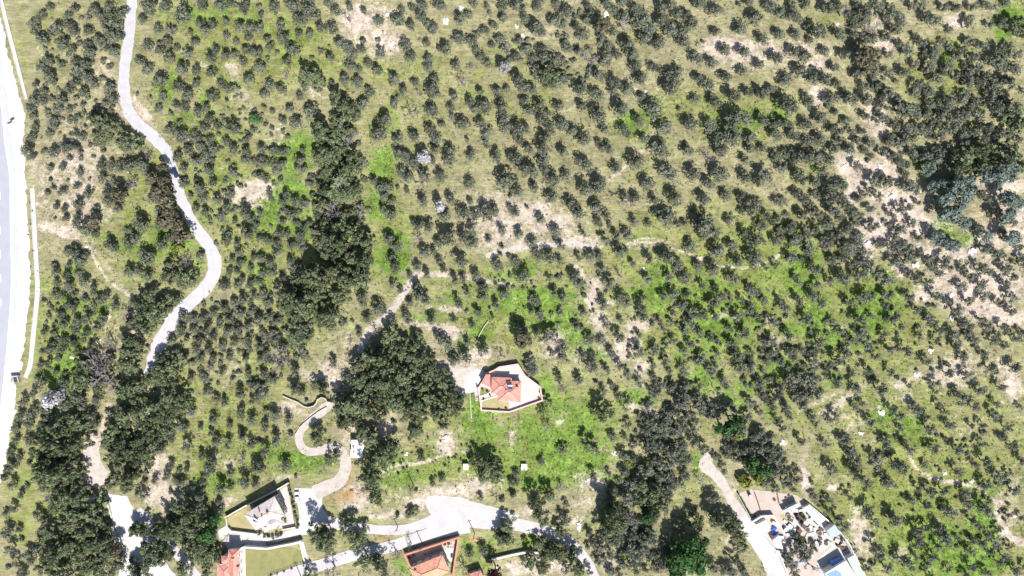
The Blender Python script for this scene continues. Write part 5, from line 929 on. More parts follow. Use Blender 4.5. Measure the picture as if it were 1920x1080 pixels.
sg = empty('road_sign', (x, y, z)); tag(sg, 'dark road sign on a single post in the white verge', 'sign')
attach(MB().tube((x, y, z - .3), (x, y, z + 3.2), .07, .06, 6).build('post', 'dark_metal'), sg)
attach(MB().box((x, y - .1, z + 2.1), (1.9, .08, 1.2), .5).build('panel', 'dark_metal'), sg)

# --- utility poles
POLES = [(889.5, 999, 'utility pole below the junction of the two lanes'), (792, 1019, 'utility pole at the red compound wall'), (689, 1044, 'utility pole beside the lower lane near the concrete bay'),
         (1001, 1017, 'utility pole beside the white village lane near the last houses'), (564, 1079, 'utility pole below the corner of the large lawn'), (775, 909, 'lone utility pole on the scrubby slope above the lane'), (746, 988, 'short utility pole on the strip between the lanes')]
for k, (px, py, lab) in enumerate(POLES):
    x, y, z = W(px, py); hh = 7.6 if k < 6 else 5.0
    r = empty('utility_pole', (x, y, z)); tag(r, lab, 'pole', 'utility poles')
    attach(MB().tube((x, y, z - .5), (x, y, z + hh), .19, .13, 7).build('shaft', 'pole_wood'), r)
    attach(MB().box((x, y, z + hh - .7), (1.9, .14, .14), .3).build('crossarm', 'pole_wood'), r)
    for u in (-.8, 0, .8): attach(MB().tube((x + u * .95, y + u * .3, z + hh - .56), (x + u * .95, y + u * .3, z + hh - .3), .06, .04, 6).build('insulator', 'tank_white'), r)

# --- cars
def car(label, px, py, ang, paint):
    x, y, z = W(px, py); root = empty('parked_car', (x, y, z + .13), ang); tag(root, label, 'car', 'parked cars')
    prof = [(-2.08, .32), (2.05, .32), (2.14, .52), (2.08, .74), (1.75, .86), (1.0, .94), (-1.55, .97), (-2.05, .88), (-2.14, .6)]
    n = len(prof); hw = .86
    m = MB().add([(a, -hw, b) for a, b in prof] + [(a, hw, b) for a, b in prof], [list(range(n)), list(range(2 * n - 1, n - 1, -1))] + [[i + n, (i + 1) % n + n, (i + 1) % n, i] for i in range(n)])
    m.build('body', paint, root, bevel=.07)
    base = [(-1.75, -.78), (1.05, -.78), (1.05, .78), (-1.75, .78)]; top = [(-1.3, -.62), (.35, -.62), (.35, .62), (-1.3, .62)]
    m = MB().add([(*p, .93) for p in base] + [(*p, 1.43) for p in top], [[0, 1, 5, 4], [1, 2, 6, 5], [2, 3, 7, 6], [3, 0, 4, 7], [4, 5, 6, 7]])
    m.build('windows', 'glass', root)
    MB().prism([(-1.36, -.66), (.3, -.66), (.3, .66), (-1.36, .66)], 1.42, 1.48).build('roof', paint, root, bevel=.03)
    for wx in (-1.3, 1.32):
        for wy in (-.8, .8):
            w = MB().tube((wx, wy - .1, .2), (wx, wy + .1, .2), .32, .32, 12).build('wheel', 'tyre', root)
            MB().tube((wx, wy - .11, .2), (wx, wy + .11, .2), .18, .18, 10).build('rim', 'tank_white', w)
    for wy in (-.62, .62):
        MB().box((2.1, wy, .6), (.1, .34, .14)).build('headlight', 'lamp_glass', root)
        MB().box((-2.1, wy, .68), (.1, .3, .16)).build('tail_light', 'red_coping', root)
    root.scale = (1.02, 1.02, 1.02)
car('white car parked at the edge of the forecourt shrubs', 558.5, 931, math.radians(97), 'car_white')
car('dark blue car parked in the white yard among pines', 251.5, 1053, math.radians(-57), 'car_blue')
car('dark green car parked at the upper end of the white yard', 200.5, 930, math.radians(107), 'car_green')
car('dark blue car standing on the winding dirt road', 330, 324.5, math.radians(-68), 'car_blue')

# --- two figures on the slope
def person(label, px, py, hgt_, rz):
    x, y, z = W(px, py); k = hgt_ / 1.75
    V_ = [(0, 0, .95), (0, 0, 1.18), (0, 0, 1.42), (0, .01, 1.52), (0, .03, 1.66), (.2, 0, 1.40), (.27, .02, 1.12), (.25, .16, .90), (.25, .22, .82), (-.2, 0, 1.40), (-.27, .02, 1.12), (-.25, .16, .90), (-.25, .22, .82),
          (.1, 0, .88), (.11, .05, .48), (.11, 0, .08), (.11, .16, .04), (-.1, 0, .88), (-.12, -.05, .48), (-.12, -.12, .08), (-.12, .04, .04)]
    E = [(0, 1), (1, 2), (2, 3), (3, 4), (2, 5), (5, 6), (6, 7), (7, 8), (2, 9), (9, 10), (10, 11), (11, 12), (0, 13), (13, 14), (14, 15), (15, 16), (0, 17), (17, 18), (18, 19), (19, 20)]
    R = [.15, .14, .16, .065, .105, .075, .055, .042, .045, .075, .055, .042, .045, .1, .075, .055, .05, .1, .075, .055, .05]
    me = bpy.data.meshes.new('person'); me.from_pydata([(a * k, b * k, c * k) for a, b, c in V_], E, [])
    o = bpy.data.objects.new('person', me); COL.objects.link(o); o.location = (x, y, z); o.rotation_euler = (0, 0, rz)
    sk = o.modifiers.new('skin', 'SKIN'); sl = me.skin_vertices[0].data
    for i, r in enumerate(R): sl[i].radius = (r * k, r * k)
    sl[0].use_root = True
    sb = o.modifiers.new('sub', 'SUBSURF'); sb.levels = 1; sb.render_levels = 1
    me.materials.append(MATS['dark_cloth'])
    hd = MB()
    for i in range(6):
        hd.tube((0, .03 * k, (1.56 + i * .035) * k), (0, .03 * k, (1.595 + i * .035) * k), (.08, .1, .108, .105, .09, .06)[i] * k, (.1, .108, .105, .09, .06, .02)[i] * k, 10)
    hd.build('hair', 'dark_metal', o)
    for sx in (-1, 1):
        hm = MB().box((sx * .25 * k, .24 * k, .74 * k), (.04 * k, .09 * k, .09 * k))
        for f in range(4): hm.tube((sx * .25 * k, (.205 + f * .022) * k, .75 * k), (sx * .245 * k, (.215 + f * .022) * k, (.67 - .008 * (f in (1, 2))) * k), .009 * k, .008 * k, 5)
        hm.tube((sx * .23 * k, .28 * k, .78 * k), (sx * .21 * k, .31 * k, .72 * k), .01 * k, .008 * k, 5)
        hm.build('hand', 'skin', o)
    tag(o, label, 'person', 'walkers on the slope')
person('taller dark-clothed person standing on the pale dirt slope', 921, 521, 1.85, .4)
person('shorter dark-clothed person beside the taller one on the slope', 916.5, 522, 1.2, -.3)

# --- brush pile and pale stone heaps
x, y, z = W(683, 918); bp_ = empty('brush_pile', (x, y, z)); tag(bp_, 'purple-brown pile of cut branches beside the orange soil', 'brush pile')
rg = np.random.default_rng(3)
for k in range(46):
    a = np.array([rg.normal(0, 3.0), rg.normal(0, 1.0), rg.uniform(.05, .6)]); t = rg.uniform(-.7, .7); L = rg.uniform(1, 2.6)
    attach(MB().tube((x + a[0], y + a[1], z + a[2]), (x + a[0] + L * math.cos(t), y + a[1] + L * math.sin(t), z + a[2] + rg.uniform(-.15, .3)), .09, .04, 5).build('branch', 'dark_wood' if k % 3 else 'wood'), bp_)
def stone_mesh(seed):
    rng = np.random.default_rng(seed); bm = bmesh.new(); bmesh.ops.create_icosphere(bm, subdivisions=2, radius=1)
    for v in bm.verts:
        v.co *= 1 + .28 * math.sin(v.co.x * 3 + seed) * math.cos(v.co.y * 4 + seed * 2) + rng.normal(0, .05); v.co.z *= .65
    me = bpy.data.meshes.new('stone'); bm.to_mesh(me); bm.free(); me.materials.append(MATS['white_rock']); return me
STONES = [stone_mesh(k) for k in range(5)]
# ------------------------------------------------------------------ vegetation
def leaf_cloud(rng, cen, rad, n, size, up=0.25, squash=0.75, depth=0.35):
    cen = np.array(cen); rad = np.array(rad)
    p = rad ** 2; idx = rng.choice(len(rad), n, p=p / p.sum())
    d = rng.normal(size=(n, 3)); d[:, 2] += up; d /= np.linalg.norm(d, axis=1)[:, None]
    rr = rad[idx] * (1.08 - depth * rng.random(n) ** 1.4)
    off = d * rr[:, None]; off[:, 2] *= squash
    pos = cen[idx] + off
    nrm = d + rng.normal(0, .38, (n, 3)); nrm[:, 2] += .3; nrm /= np.linalg.norm(nrm, axis=1)[:, None]
    t = rng.normal(size=(n, 3)); t -= nrm * (t * nrm).sum(1)[:, None]; t /= np.linalg.norm(t, axis=1)[:, None]
    b = np.cross(nrm, t)
    s = size * rng.uniform(.6, 1.35, n)
    t *= s[:, None]; b *= (s * rng.uniform(.45, .8, n))[:, None]
    q = np.stack([pos - t * .9, pos - b + t * .1, pos + t, pos + b - t * .1], 1)
    q += rng.normal(0, size * .08, q.shape)
    clump = rng.uniform(-.18, .18, len(rad))[idx]
    tint = np.clip(.45 + clump + rng.normal(0, .22, n), 0, 1)
    return q.reshape(-1, 3), np.repeat(tint, 4)

def quads_mesh(name, verts, tint, material, extra=None):
    """mesh of independent quads (verts 4 per quad)"""
    me = bpy.data.meshes.new(name); nv = len(verts)
    me.vertices.add(nv); me.vertices.foreach_set('co', np.ascontiguousarray(verts, np.float32).ravel())
    me.loops.add(nv); me.loops.foreach_set('vertex_index', np.arange(nv, dtype=np.int32))
    me.polygons.add(nv // 4); me.polygons.foreach_set('loop_start', np.arange(0, nv, 4, dtype=np.int32))
    me.update(calc_edges=True)
    a = me.attributes.new('tint', 'FLOAT', 'POINT'); a.data.foreach_set('value', np.ascontiguousarray(tint, np.float32))
    for m in (material if isinstance(material, list) else [material]): me.materials.append(MATS[m])
    return me

def tube_quads(a, b, r0, r1, n=4):
    a = np.array(a, float); b = np.array(b, float); d = b - a; d /= np.linalg.norm(d) + 1e-9
    u = np.cross(d, [0.3, 0.5, 0.8]); u /= np.linalg.norm(u); w = np.cross(d, u)
    out = []
    for k in range(n):
        t0, t1 = 2 * math.pi * k / n, 2 * math.pi * (k + 1) / n
        e0 = u * math.cos(t0) + w * math.sin(t0); e1 = u * math.cos(t1) + w * math.sin(t1)
        out += [a + e0 * r0, a + e1 * r0, b + e1 * r1, b + e0 * r1]
    return out

def proto_olive(seed, nq=560, sparse=False):
    """unit crown radius 1, standing on z = 0"""
    rng = np.random.default_rng(seed)
    nc = rng.integers(11, 16); cen = []; rad = []
    asp = rng.uniform(.8, 1.2)
    for k in range(nc):
        t = 2 * math.pi * (k + rng.uniform(-.4, .4)) / nc; q = rng.uniform(.38, .70) if k % 3 else rng.uniform(0, .35)
        cen.append((q * math.cos(t) * asp, q * math.sin(t) / asp, .95 + rng.uniform(-.2, .35) + (.25 if q < .3 else 0))); rad.append(rng.uniform(.24, .40))
    if sparse:
        keep = rng.permutation(nc)[:max(7, nc - 4)]; rad = [r * .85 for r in rad]
        v, t = leaf_cloud(rng, [cen[i] for i in keep], [rad[i] for i in keep], int(nq * .62), .105, depth=.6); t = np.clip(t + .22, 0, 1)
    else: v, t = leaf_cloud(rng, cen, rad, nq, .105, depth=.3)
    tr = []
    tr += tube_quads((0, 0, -.15), (.03, .02, .45), .12, .085, 6)
    for c in cen[::2]: tr += tube_quads((.03, .02, .42), (c[0] * .8, c[1] * .8, c[2]), .06, .02, 4)
    if sparse:
        for c in cen:
            for _ in range(4):
                e = np.array(c) + rng.normal(0, .22, 3); tr += tube_quads((c[0] * .55, c[1] * .55, c[2] * .85), e, .028, .012, 3)
    return (v, t), np.array(tr)

def proto_olives(seed):
    k = (seed - 100 - 17 * ord('O'))
    return proto_olive(seed, sparse=k >= 12)

def proto_pine(seed, nq=1300):
    rng = np.random.default_rng(seed); cen = []; rad = []; hh = rng.uniform(1.7, 2.4); lean = rng.normal(0, .12, 2); asp = rng.uniform(.8, 1.2)
    nb = rng.integers(26, 38)
    for k in range(nb):
        f = rng.random() ** 1.25; R = (.92 * (1 - f) ** .6 + .05) * rng.uniform(.45, 1.08); t = rng.uniform(0, 6.283)
        cen.append((R * math.cos(t) * asp + lean[0] * f, R * math.sin(t) / asp + lean[1] * f, .6 + f * (hh - .75))); rad.append(rng.uniform(.15, .30) * (1 - .3 * f))
    v, t = leaf_cloud(rng, cen, rad, nq, .080, up=.3, squash=.6, depth=.5)
    tr = list(tube_quads((0, 0, -.15), (lean[0], lean[1], hh - .2), .07, .02, 6))
    for c in cen[:16]: tr += tube_quads((lean[0] * .5, lean[1] * .5, c[2] - .12), (c[0] * .9, c[1] * .9, c[2]), .025, .008, 4)
    return (v, t), np.array(tr)

def proto_round(seed, nq=520):
    rng = np.random.default_rng(seed); cen = []; rad = []
    for k in range(15):
        d = rng.normal(size=3); d /= np.linalg.norm(d); d[2] = abs(d[2]) * 1.1 - .25
        q = rng.uniform(.4, .68); cen.append((d[0] * q, d[1] * q, 1.15 + d[2] * .62)); rad.append(rng.uniform(.25, .4))
    v, t = leaf_cloud(rng, cen, rad, nq, .12, up=.3)
    tr = list(tube_quads((0, 0, -.15), (0, 0, .8), .09, .06, 6))
    for c in cen[::2]: tr += tube_quads((0, 0, .7), (c[0] * .8, c[1] * .8, c[2]), .045, .012, 4)
    return (v, t), np.array(tr)

def proto_shrub(seed, nq=120):
    rng = np.random.default_rng(seed); cen = []; rad = []
    for k in range(6):
        t = rng.uniform(0, 6.28); q = rng.uniform(0, .55); cen.append((q * math.cos(t), q * math.sin(t), .45 + rng.uniform(-.1, .25))); rad.append(rng.uniform(.3, .45))
    v, t = leaf_cloud(rng, cen, rad, nq, .2)
    tr = []
    for c in cen[:4]: tr += tube_quads((c[0] * .2, c[1] * .2, -.1), (c[0], c[1], c[2]), .05, .02, 4)
    return (v, t), np.array(tr)

def proto_bare(seed):
    rng = np.random.default_rng(seed); segs = []
    def grow(p, d, L, r, lev):
        q = p + d * L; segs.append((p, q, r, r * .65))
        if lev == 0: return
        for _ in range(rng.integers(3, 5)):
            nd = d + rng.normal(0, .62, 3); nd[2] = nd[2] * .75 + .12; nd /= np.linalg.norm(nd)
            grow(p + d * L * rng.uniform(.6, 1), nd, L * rng.uniform(.55, .8), r * .55, lev - 1)
    grow(np.zeros(3) - [0, 0, .15], np.array([0, 0, 1.]), .6, .075, 4)
    v = []
    for a, b, r0, r1 in segs: v += tube_quads(a, b, max(r0, .014), max(r1, .010), 3)
    v = np.array(v); c = v[:, :2].mean(0); ext = np.abs(v[:, :2] - c).max(); v[:, :2] = (v[:, :2] - c) / ext
    v[:, 2] *= 1.25
    tint = np.repeat(np.clip(.5 + rng.normal(0, .25, len(v) // 4), 0, 1), 4)
    tr = np.array(tube_quads((-c[0] / ext, -c[1] / ext, -.2), (-c[0] / ext, -c[1] / ext, .6), .09, .07, 6))
    return (v, tint), tr

KINDS = {  # code: (name, category, leaf material, prototype maker, variants, scale, crown centre height / r, label words, group)
 'O': ('olive_tree', 'olive tree', 'olive_leaf', proto_olives, 20, .95, 1.0, 'grey-green olive tree', 'olive trees of the groves'),
 'P': ('pine_tree', 'pine tree', 'pine_needle', proto_pine, 14, 1.08, 1.45, 'dark green pine', 'pines of the hillside'),
 'K': ('oak_tree', 'oak tree', 'brown_leaf', proto_round, 5, 1.1, 1.2, 'brownish green bushy tree', 'brownish trees'),
 'G': ('eucalyptus_tree', 'eucalyptus', 'teal_leaf', proto_round, 5, 1.1, 1.25, 'blue-green leafy tree', 'blue-green trees'),
 'J': ('broadleaf_tree', 'broadleaf tree', 'green_leaf', proto_round, 5, 1.1, 1.25, 'green leafy tree', 'green leafy trees'),
 'Y': ('broom_bush', 'bush', 'yellow_leaf', proto_shrub, 4, 1.1, .5, 'yellow-green bush', 'yellow-green bushes'),
 'W': ('blossom_tree', 'blossom tree', 'blossom', proto_round, 3, .95, 1.15, 'white blossoming tree', 'blossoming trees'),
 'L': ('plum_tree', 'plum tree', 'plum_leaf', proto_round, 1, 1.05, 1.2, 'dark purple leafed tree', None),
 'B': ('bare_tree', 'bare tree', 'twig', proto_bare, 6, 1.05, .9, 'leafless grey-purple tree', 'leafless trees'),
 'S': ('shrub', 'shrub', 'olive_leaf', proto_shrub, 6, 1.0, .5, 'small round shrub', 'shrubs on the slopes'),
}
ANCHORS = [(40,40,'the slanting drainage channel'),(105,60,'the green verge corner'),(60,180,'the white verge edge'),(160,90,'the grove beside the dirt road'),(170,200,'the mauve scrub'),(236,120,'the straight dirt road'),(245,215,'the upper road bend'),
 (345,28,'the largest roadside olive'),(312,165,'the bright green glade'),(415,120,'the sunny green grove'),(450,190,'the pale stony patch'),(320,300,'the car on the road'),(70,360,'the top of the long channel'),(160,330,'the brown scrubby slope'),
 (110,435,'the bare pale scar'),(165,463,'the white stone by the scar'),(230,520,'the faint farm track'),(260,400,'the grassy hollow'),(360,415,'the narrow road stretch'),(403,500,'the tight road bend'),(335,510,'the dark pine by the bend'),
 (500,385,'the bright green meadow'),(470,355,'the dry pale patch'),(555,290,'the bright green strip'),(580,150,'the tall pine in the grove'),(690,50,'the tan clearing'),(735,83,'the lone white heap'),(850,40,'the paired white stones'),(860,160,'the fallen pink tree'),
 (640,340,'the central pine belt'),(715,310,'the mown grass corridor'),(750,490,'the small green hollow'),(600,440,'the dark pine shade'),(600,560,'the lower pine belt'),(822,380,'the white blossoming tree'),(795,300,'the fallen white tree'),(782,516,'the trail head'),
 (920,518,'the two walkers'),(1000,410,'the bare pink field'),(940,330,'the large olive above the field'),(890,250,'the dense olive rows'),(1060,458,'the pale track'),(980,66,'the three white stones'),(1040,120,'the dark diagonal thicket'),(1136,26,'the white stone in the grove'),
 (1180,60,'the dense upper thicket'),(1260,140,'the tall twin olives'),(1380,95,'the white sandy clearing'),(1100,230,'the green dip'),(1370,220,'the huge spreading olive'),(1230,280,'the bare ploughed strip'),(1170,375,'the grey bare dome tree'),(1318,415,'the broadest olive crown'),
 (1225,455,'the curved green terrace'),(1400,450,'the farm track fork'),(1460,90,'the pale sandy patch'),(1535,180,'the white sand spot'),(1560,40,'the yellow meadow'),(1625,115,'the yellowish bushy tree'),(1640,240,'the sandy gap'),(1475,190,'the double-crowned olive'),
 (1790,60,'the pale stony grove'),(1890,30,'the bright green corner'),(1850,180,'the grey upper grove'),(1720,220,'the grey dense grove'),(1600,330,'the beige sandy clearing'),(1690,365,'the speckled sandy slope'),(1780,390,'the blue-green trees'),(1850,290,'the dark pine cluster'),(1880,370,'the pink fields'),
 (1823,470,'the big white heap'),(1717,497,'the white heap on the slope'),(1500,330,'the dense mid grove'),(1520,450,'the dark mid thicket'),(1580,520,'the lower thicket'),(1870,580,'the pink ploughed field'),(1740,600,'the grove below the field'),
 (150,550,'the upper white cairn'),(185,641,'the lower white cairn'),(145,680,'the lush grass patch'),(320,600,'the straight road stretch'),(240,640,'the shady footpath'),(280,700,'the end of the dirt road'),(105,745,'the white blossom pair'),(60,850,'the shaggy verge scrub'),
 (200,690,'the mauve bare thicket'),(195,790,'the pale gully path'),(170,870,'the pinkish clearing'),(270,790,'the lower pine wood'),(430,640,'the wispy slope'),(420,730,'the tan knoll'),(400,830,'the tidy olive orchard'),(470,780,'the orchard edge'),(100,950,'the big lower pine wood'),
 (200,930,'the green car'),(250,1055,'the blue car in the yard'),(300,925,'the white rubble'),(370,980,'the pines above the red house'),(500,965,'the beige house'),(430,1055,'the red house'),(600,750,'the stone turnaround'),(585,822,'the driveway loop'),(668,838,'the white shed'),
 (640,620,'the dry meadow'),(700,612,'the dirt trail'),(750,680,'the pine grove'),(760,760,'the grove centre'),(830,740,'the grove edge by the villa'),(850,590,'the stony terrace'),(955,725,'the red-roofed villa'),(900,625,'the terrace wall'),(860,690,'the gravel yard'),
 (1000,650,'the dark trees above the villa'),(1045,590,'the vivid green strip'),(1110,560,'the dry pale slope'),(1195,690,'the white scree'),(1280,600,'the green olive terraces'),(1400,600,'the mid green slope'),(1330,700,'the lush green dip'),(1215,770,'the tan clearing below the scree'),
 (1060,830,'the green hillside'),(983,876,'the white cistern'),(873,875,'the concrete hut'),(838,830,'the pale rock patch'),(720,800,'the reddish bare patch'),(683,918,'the brush pile'),(775,909,'the lone slope pole'),(860,940,'the gravel pad'),(640,1010,'the strip between lanes'),
 (810,1060,'the orange-roofed house'),(900,1075,'the red cottage'),(1040,1030,'the village lane'),(1110,905,'the pale meadow spot'),(1225,930,'the wooded gully'),(1225,850,'the upper gully'),(1200,1030,'the lower gully'),(1290,1040,'the bright green clump'),(1330,880,'the track head'),
 (1360,990,'the pines by the track'),(1400,870,'the scrub above the smallholding'),(1480,1000,'the smallholding'),(1500,880,'the pale eroded strip'),(1580,740,'the mown strips'),(1560,640,'the green lower grove'),(1480,720,'the dense lower clump'),(1652,774,'the white stones in the grass'),
 (1745,657,'the pale stone in the meadow'),(1800,700,'the sparse orchard'),(1620,900,'the slope beside the smallholding'),(1700,930,'the open meadow'),(1780,905,'the grassy double track'),(1880,960,'the bare corner path'),(1760,1010,'the lush lower meadow'),(1860,1040,'the bottom corner orchard'),(1660,1020,'the dry grass slope'),(1860,820,'the edge orchard'),(1430,760,'the thorny hollow')]
ORD = ['first', 'second', 'third', 'fourth', 'fifth', 'sixth', 'seventh', 'eighth', 'ninth', 'tenth', 'eleventh', 'twelfth', 'thirteenth', 'fourteenth', 'fifteenth', 'sixteenth']
DIRS = ['right of', 'below and right of', 'below', 'below and left of', 'left of', 'above and left of', 'above', 'above and right of']

items = []
for (px, py, r, k) in TREES:
    if k == 'O' and r <= 7.6: k = 'S'
    items.append([px, py, r, k])
AX = np.array([(a[0], a[1]) for a in ANCHORS], float)
cells = {}
for i, (px, py, r, k) in enumerate(items):
    d = (AX[:, 0] - px) ** 2 + (AX[:, 1] - py) ** 2; a = int(np.argmin(d))
    sec = int(round(math.atan2(py - AX[a, 1], px - AX[a, 0]) / (math.pi / 4))) % 8
    cells.setdefault((k, a, sec), []).append((d[a], i))
LABEL = {}
for (k, a, sec), L in cells.items():
    L.sort()
    words = KINDS[k][7]
    for n, (_, i) in enumerate(L):
        r = items[i][2]
        size = '' if k in 'SYL' else ('large ' if r >= 17.4 else 'small ' if r <= 12.6 else 'medium ')
        LABEL[i] = f"{size}{words}, {ORD[min(n, 15)]} one {DIRS[sec]} {ANCHORS[a][2]}" if len(L) > 1 else f"{size}{words} {DIRS[sec]} {ANCHORS[a][2]}"

PROTO = {}
for k, spec in KINDS.items():
    PROTO[k] = [spec[3](100 + 17 * ord(k) + j) for j in range(spec[4])]
MESH = {}
for k, spec in KINDS.items():
    MESH[k] = [(quads_mesh(spec[0] + '_crown', p[0][0], p[0][1], 'light_needle' if k == 'P' and jj % 3 == 0 else spec[2]), quads_mesh(spec[0] + '_trunk', p[1], np.full(len(p[1]), .5), 'bark')) for jj, p in enumerate(PROTO[k])]

byk = {}
for i, it in enumerate(items): byk.setdefault(it[3], []).append(i)
def spot(px, py, r, k):
    """base point of a tree whose crown (with the shade beside it) is seen at px, py"""
    spec = KINDS[k]; rm = r / S * spec[5] * (.86 if k == 'O' else 1.0)
    sh = {'O': .27, 'S': .2, 'P': .14}.get(k, .15) * r
    x, y, z = W(px + .40 * sh, py + .917 * sh, spec[6] * rm)
    return x, y, gz(x, y), rm

def pick(px, py, k):
    if k != 'O': return int(RNG.integers(len(MESH[k])))
    low = 1 / (1 + math.exp(-((py - 520) + (px - 1250) * .25) / 60)) if px > 980 else 0.08
    if 1590 < px < 1760 and 290 < py < 520: low = .9
    if px > 1640 and py < 330: low = .65
    return int(RNG.integers(12, 20)) if RNG.random() < low else int(RNG.integers(0, 12))
PAVED = [(810,945,965,970,62),(577,793,560,824,26),(560,824,606,843,26),(606,843,640,846,26),(158,830,185,910,50),(818,690,890,690,34),(250,0,240,90,26),(240,90,232,165,28),(232,165,262,235,28),(262,235,320,305,28),(320,305,355,405,26),(355,405,403,500,30),(403,500,315,612,32),(315,612,280,700,26),(628,752,570,812,24),(570,812,648,866,26),(648,866,590,925,30),
 (552,915,600,985,60),(596,960,760,992,26),(760,992,1000,990,44),(1000,990,1120,1080,30),(500,1098,880,985,28),(1325,845,1470,1080,34),(200,925,300,1060,50),(300,1000,380,1080,26),(440,960,560,960,90),(520,1050,560,1050,120),(880,700,1010,740,60),(1400,950,1600,1080,150),(780,1040,840,1060,60)]
stuff = {}
for k, idx in byk.items():
    idx.sort(key=lambda i: -items[i][2])
    for n, i in enumerate(idx):
        px, py, r, _ = items[i]
        if k == 'P': px += RNG.normal(0, 4); py += RNG.normal(0, 4)
        x, y, z, rm = spot(px, py, r, k)
        j = pick(px, py, k); rz = RNG.uniform(0, 6.28)
        vs_ = RNG.uniform(.86, 1.18)
        zk = RNG.uniform(.85, 1.5) if k == 'P' else RNG.uniform(1.0, 1.45)
        if k == 'P' and ((540 < px < 700 and 480 < py < 570) or (60 < px < 170 and 800 < py < 900) or (1120 < px < 1190 and 940 < py < 990) or (600 < px < 700 and 420 < py < 470)): zk = RNG.uniform(1.5, 1.9)
        sc = (rm * vs_ * RNG.uniform(.9, 1.1), rm * vs_ * RNG.uniform(.9, 1.1), rm * zk)
        if n < 300:
            root = bpy.data.objects.new(KINDS[k][0], None); root.empty_display_size = .5
            root.location = (x, y, z); root.rotation_euler = (0, 0, rz); root.scale = sc; COL.objects.link(root)
            tag(root, LABEL[i], KINDS[k][1], KINDS[k][8])
            for nm, me in (('crown', MESH[k][j][0]), ('trunk', MESH[k][j][1])):
                o = bpy.data.objects.new(nm, me); COL.objects.link(o); o.parent = root
        else:
            stuff.setdefault(k, []).append((x, y, z, rz, sc, j))

# low scrub filling the thickets between the trees
FILL = [(1265, 770, 60, 55, 36, 'O', 2.1), (1225, 865, 65, 85, 75, 'O', 2.3), (1190, 960, 60, 70, 55, 'O', 2.3), (1180, 1030, 80, 50, 60, 'O', 2.0), (1400, 850, 70, 50, 60, 'O', 2.2),
 (450, 640, 120, 90, 120, 'S', 1.5), (1080, 90, 100, 70, 60, 'S', 1.8), (1760, 200, 140, 110, 120, 'O', 1.9), (150, 160, 80, 130, 120, 'S', 1.6), (130, 620, 60, 90, 60, 'S', 1.4), (60, 900, 60, 160, 110, 'S', 1.7),
 (640, 420, 60, 190, 110, 'S', 2.0), (1480, 700, 90, 60, 60, 'O', 1.8), (1540, 420, 90, 80, 60, 'O', 1.9), (1330, 640, 170, 100, 110, 'S', 1.4), (1650, 640, 170, 90, 80, 'S', 1.4), (1750, 900, 160, 130, 70, 'S', 1.2), (440, 330, 110, 170, 140, 'S', 1.4), (540, 620, 50, 90, 60, 'S', 1.8), (1000, 560, 150, 50, 60, 'S', 1.2), (820, 860, 130, 50, 60, 'S', 1.0), (230, 800, 90, 120, 60, 'S', 1.8)]
def far_from_roads(px, py):
    for (x0, y0, x1, y1, w) in PAVED:
        dx, dy = x1 - x0, y1 - y0; t = min(1, max(0, ((px - x0) * dx + (py - y0) * dy) / (dx * dx + dy * dy)))
        if (px - x0 - t * dx) ** 2 + (py - y0 - t * dy) ** 2 < (w / 2 + 5) ** 2: return False
    return px > 80
for (cx, cy, rx, ry, n, k, rm0) in FILL:
    for _ in range(n):
        a = RNG.uniform(0, 6.28); q = math.sqrt(RNG.random()); px, py = cx + rx * q * math.cos(a), cy + ry * q * math.sin(a)
        if not far_from_roads(px, py): continue
        x, y, z = W(px, py); rm = rm0 * RNG.uniform(.55, 1.25)
        stuff.setdefault(k, []).append((x, y, z, RNG.uniform(0, 6.28), (rm, rm, rm * RNG.uniform(.8, 1.2)), int(RNG.integers(len(PROTO[k])))))

# olives standing outside the picture, so the grove goes on
for _ in range(700):
    x, y = RNG.uniform(-275, 275), RNG.uniform(-165, 165)
    if abs(x) < 222 and abs(y) < 128: continue
    if x < -205: continue
    rm = RNG.uniform(2, 3.4); stuff.setdefault('O', []).append((x, y, gz(x, y), RNG.uniform(0, 6.28), (rm, rm, rm), int(RNG.integers(20))))

def transform(v, it):
    x, y, z, rz, sc, _ = it; c, s = math.cos(rz), math.sin(rz)
    a = v[:, 0] * sc[0]; b = v[:, 1] * sc[1]
    return np.stack([x + a * c - b * s, y + a * s + b * c, z + v[:, 2] * sc[2]], 1)

for k, L in stuff.items():
    vs, ts, trs = [], [], []
    for it in L:
        (v, t), tr = PROTO[k][it[5]]
        vs.append(transform(v, it)); ts.append(np.clip(t + RNG.uniform(-.22, .22), 0, 1)); trs.append(transform(tr, it))
    V_, T_, R_ = np.concatenate(vs), np.concatenate(ts), np.concatenate(trs)
    me = quads_mesh('grove', np.concatenate([V_, R_]), np.concatenate([T_, np.full(len(R_), .4)]), [KINDS[k][2], 'bark'])
    me.polygons.foreach_set('material_index', np.concatenate([np.zeros(len(V_) // 4, np.int32), np.ones(len(R_) // 4, np.int32)]))
    o = bpy.data.objects.new({'O': 'olive_grove', 'P': 'pine_wood', 'S': 'scrub'}.get(k, 'grove'), me); COL.objects.link(o)
    o['kind'] = 'stuff'; o['label'] = {'O': 'the many further olive trees of the groves', 'P': 'the further pines of the wood', 'S': 'the further small shrubs of the slopes'}.get(k, 'further trees')

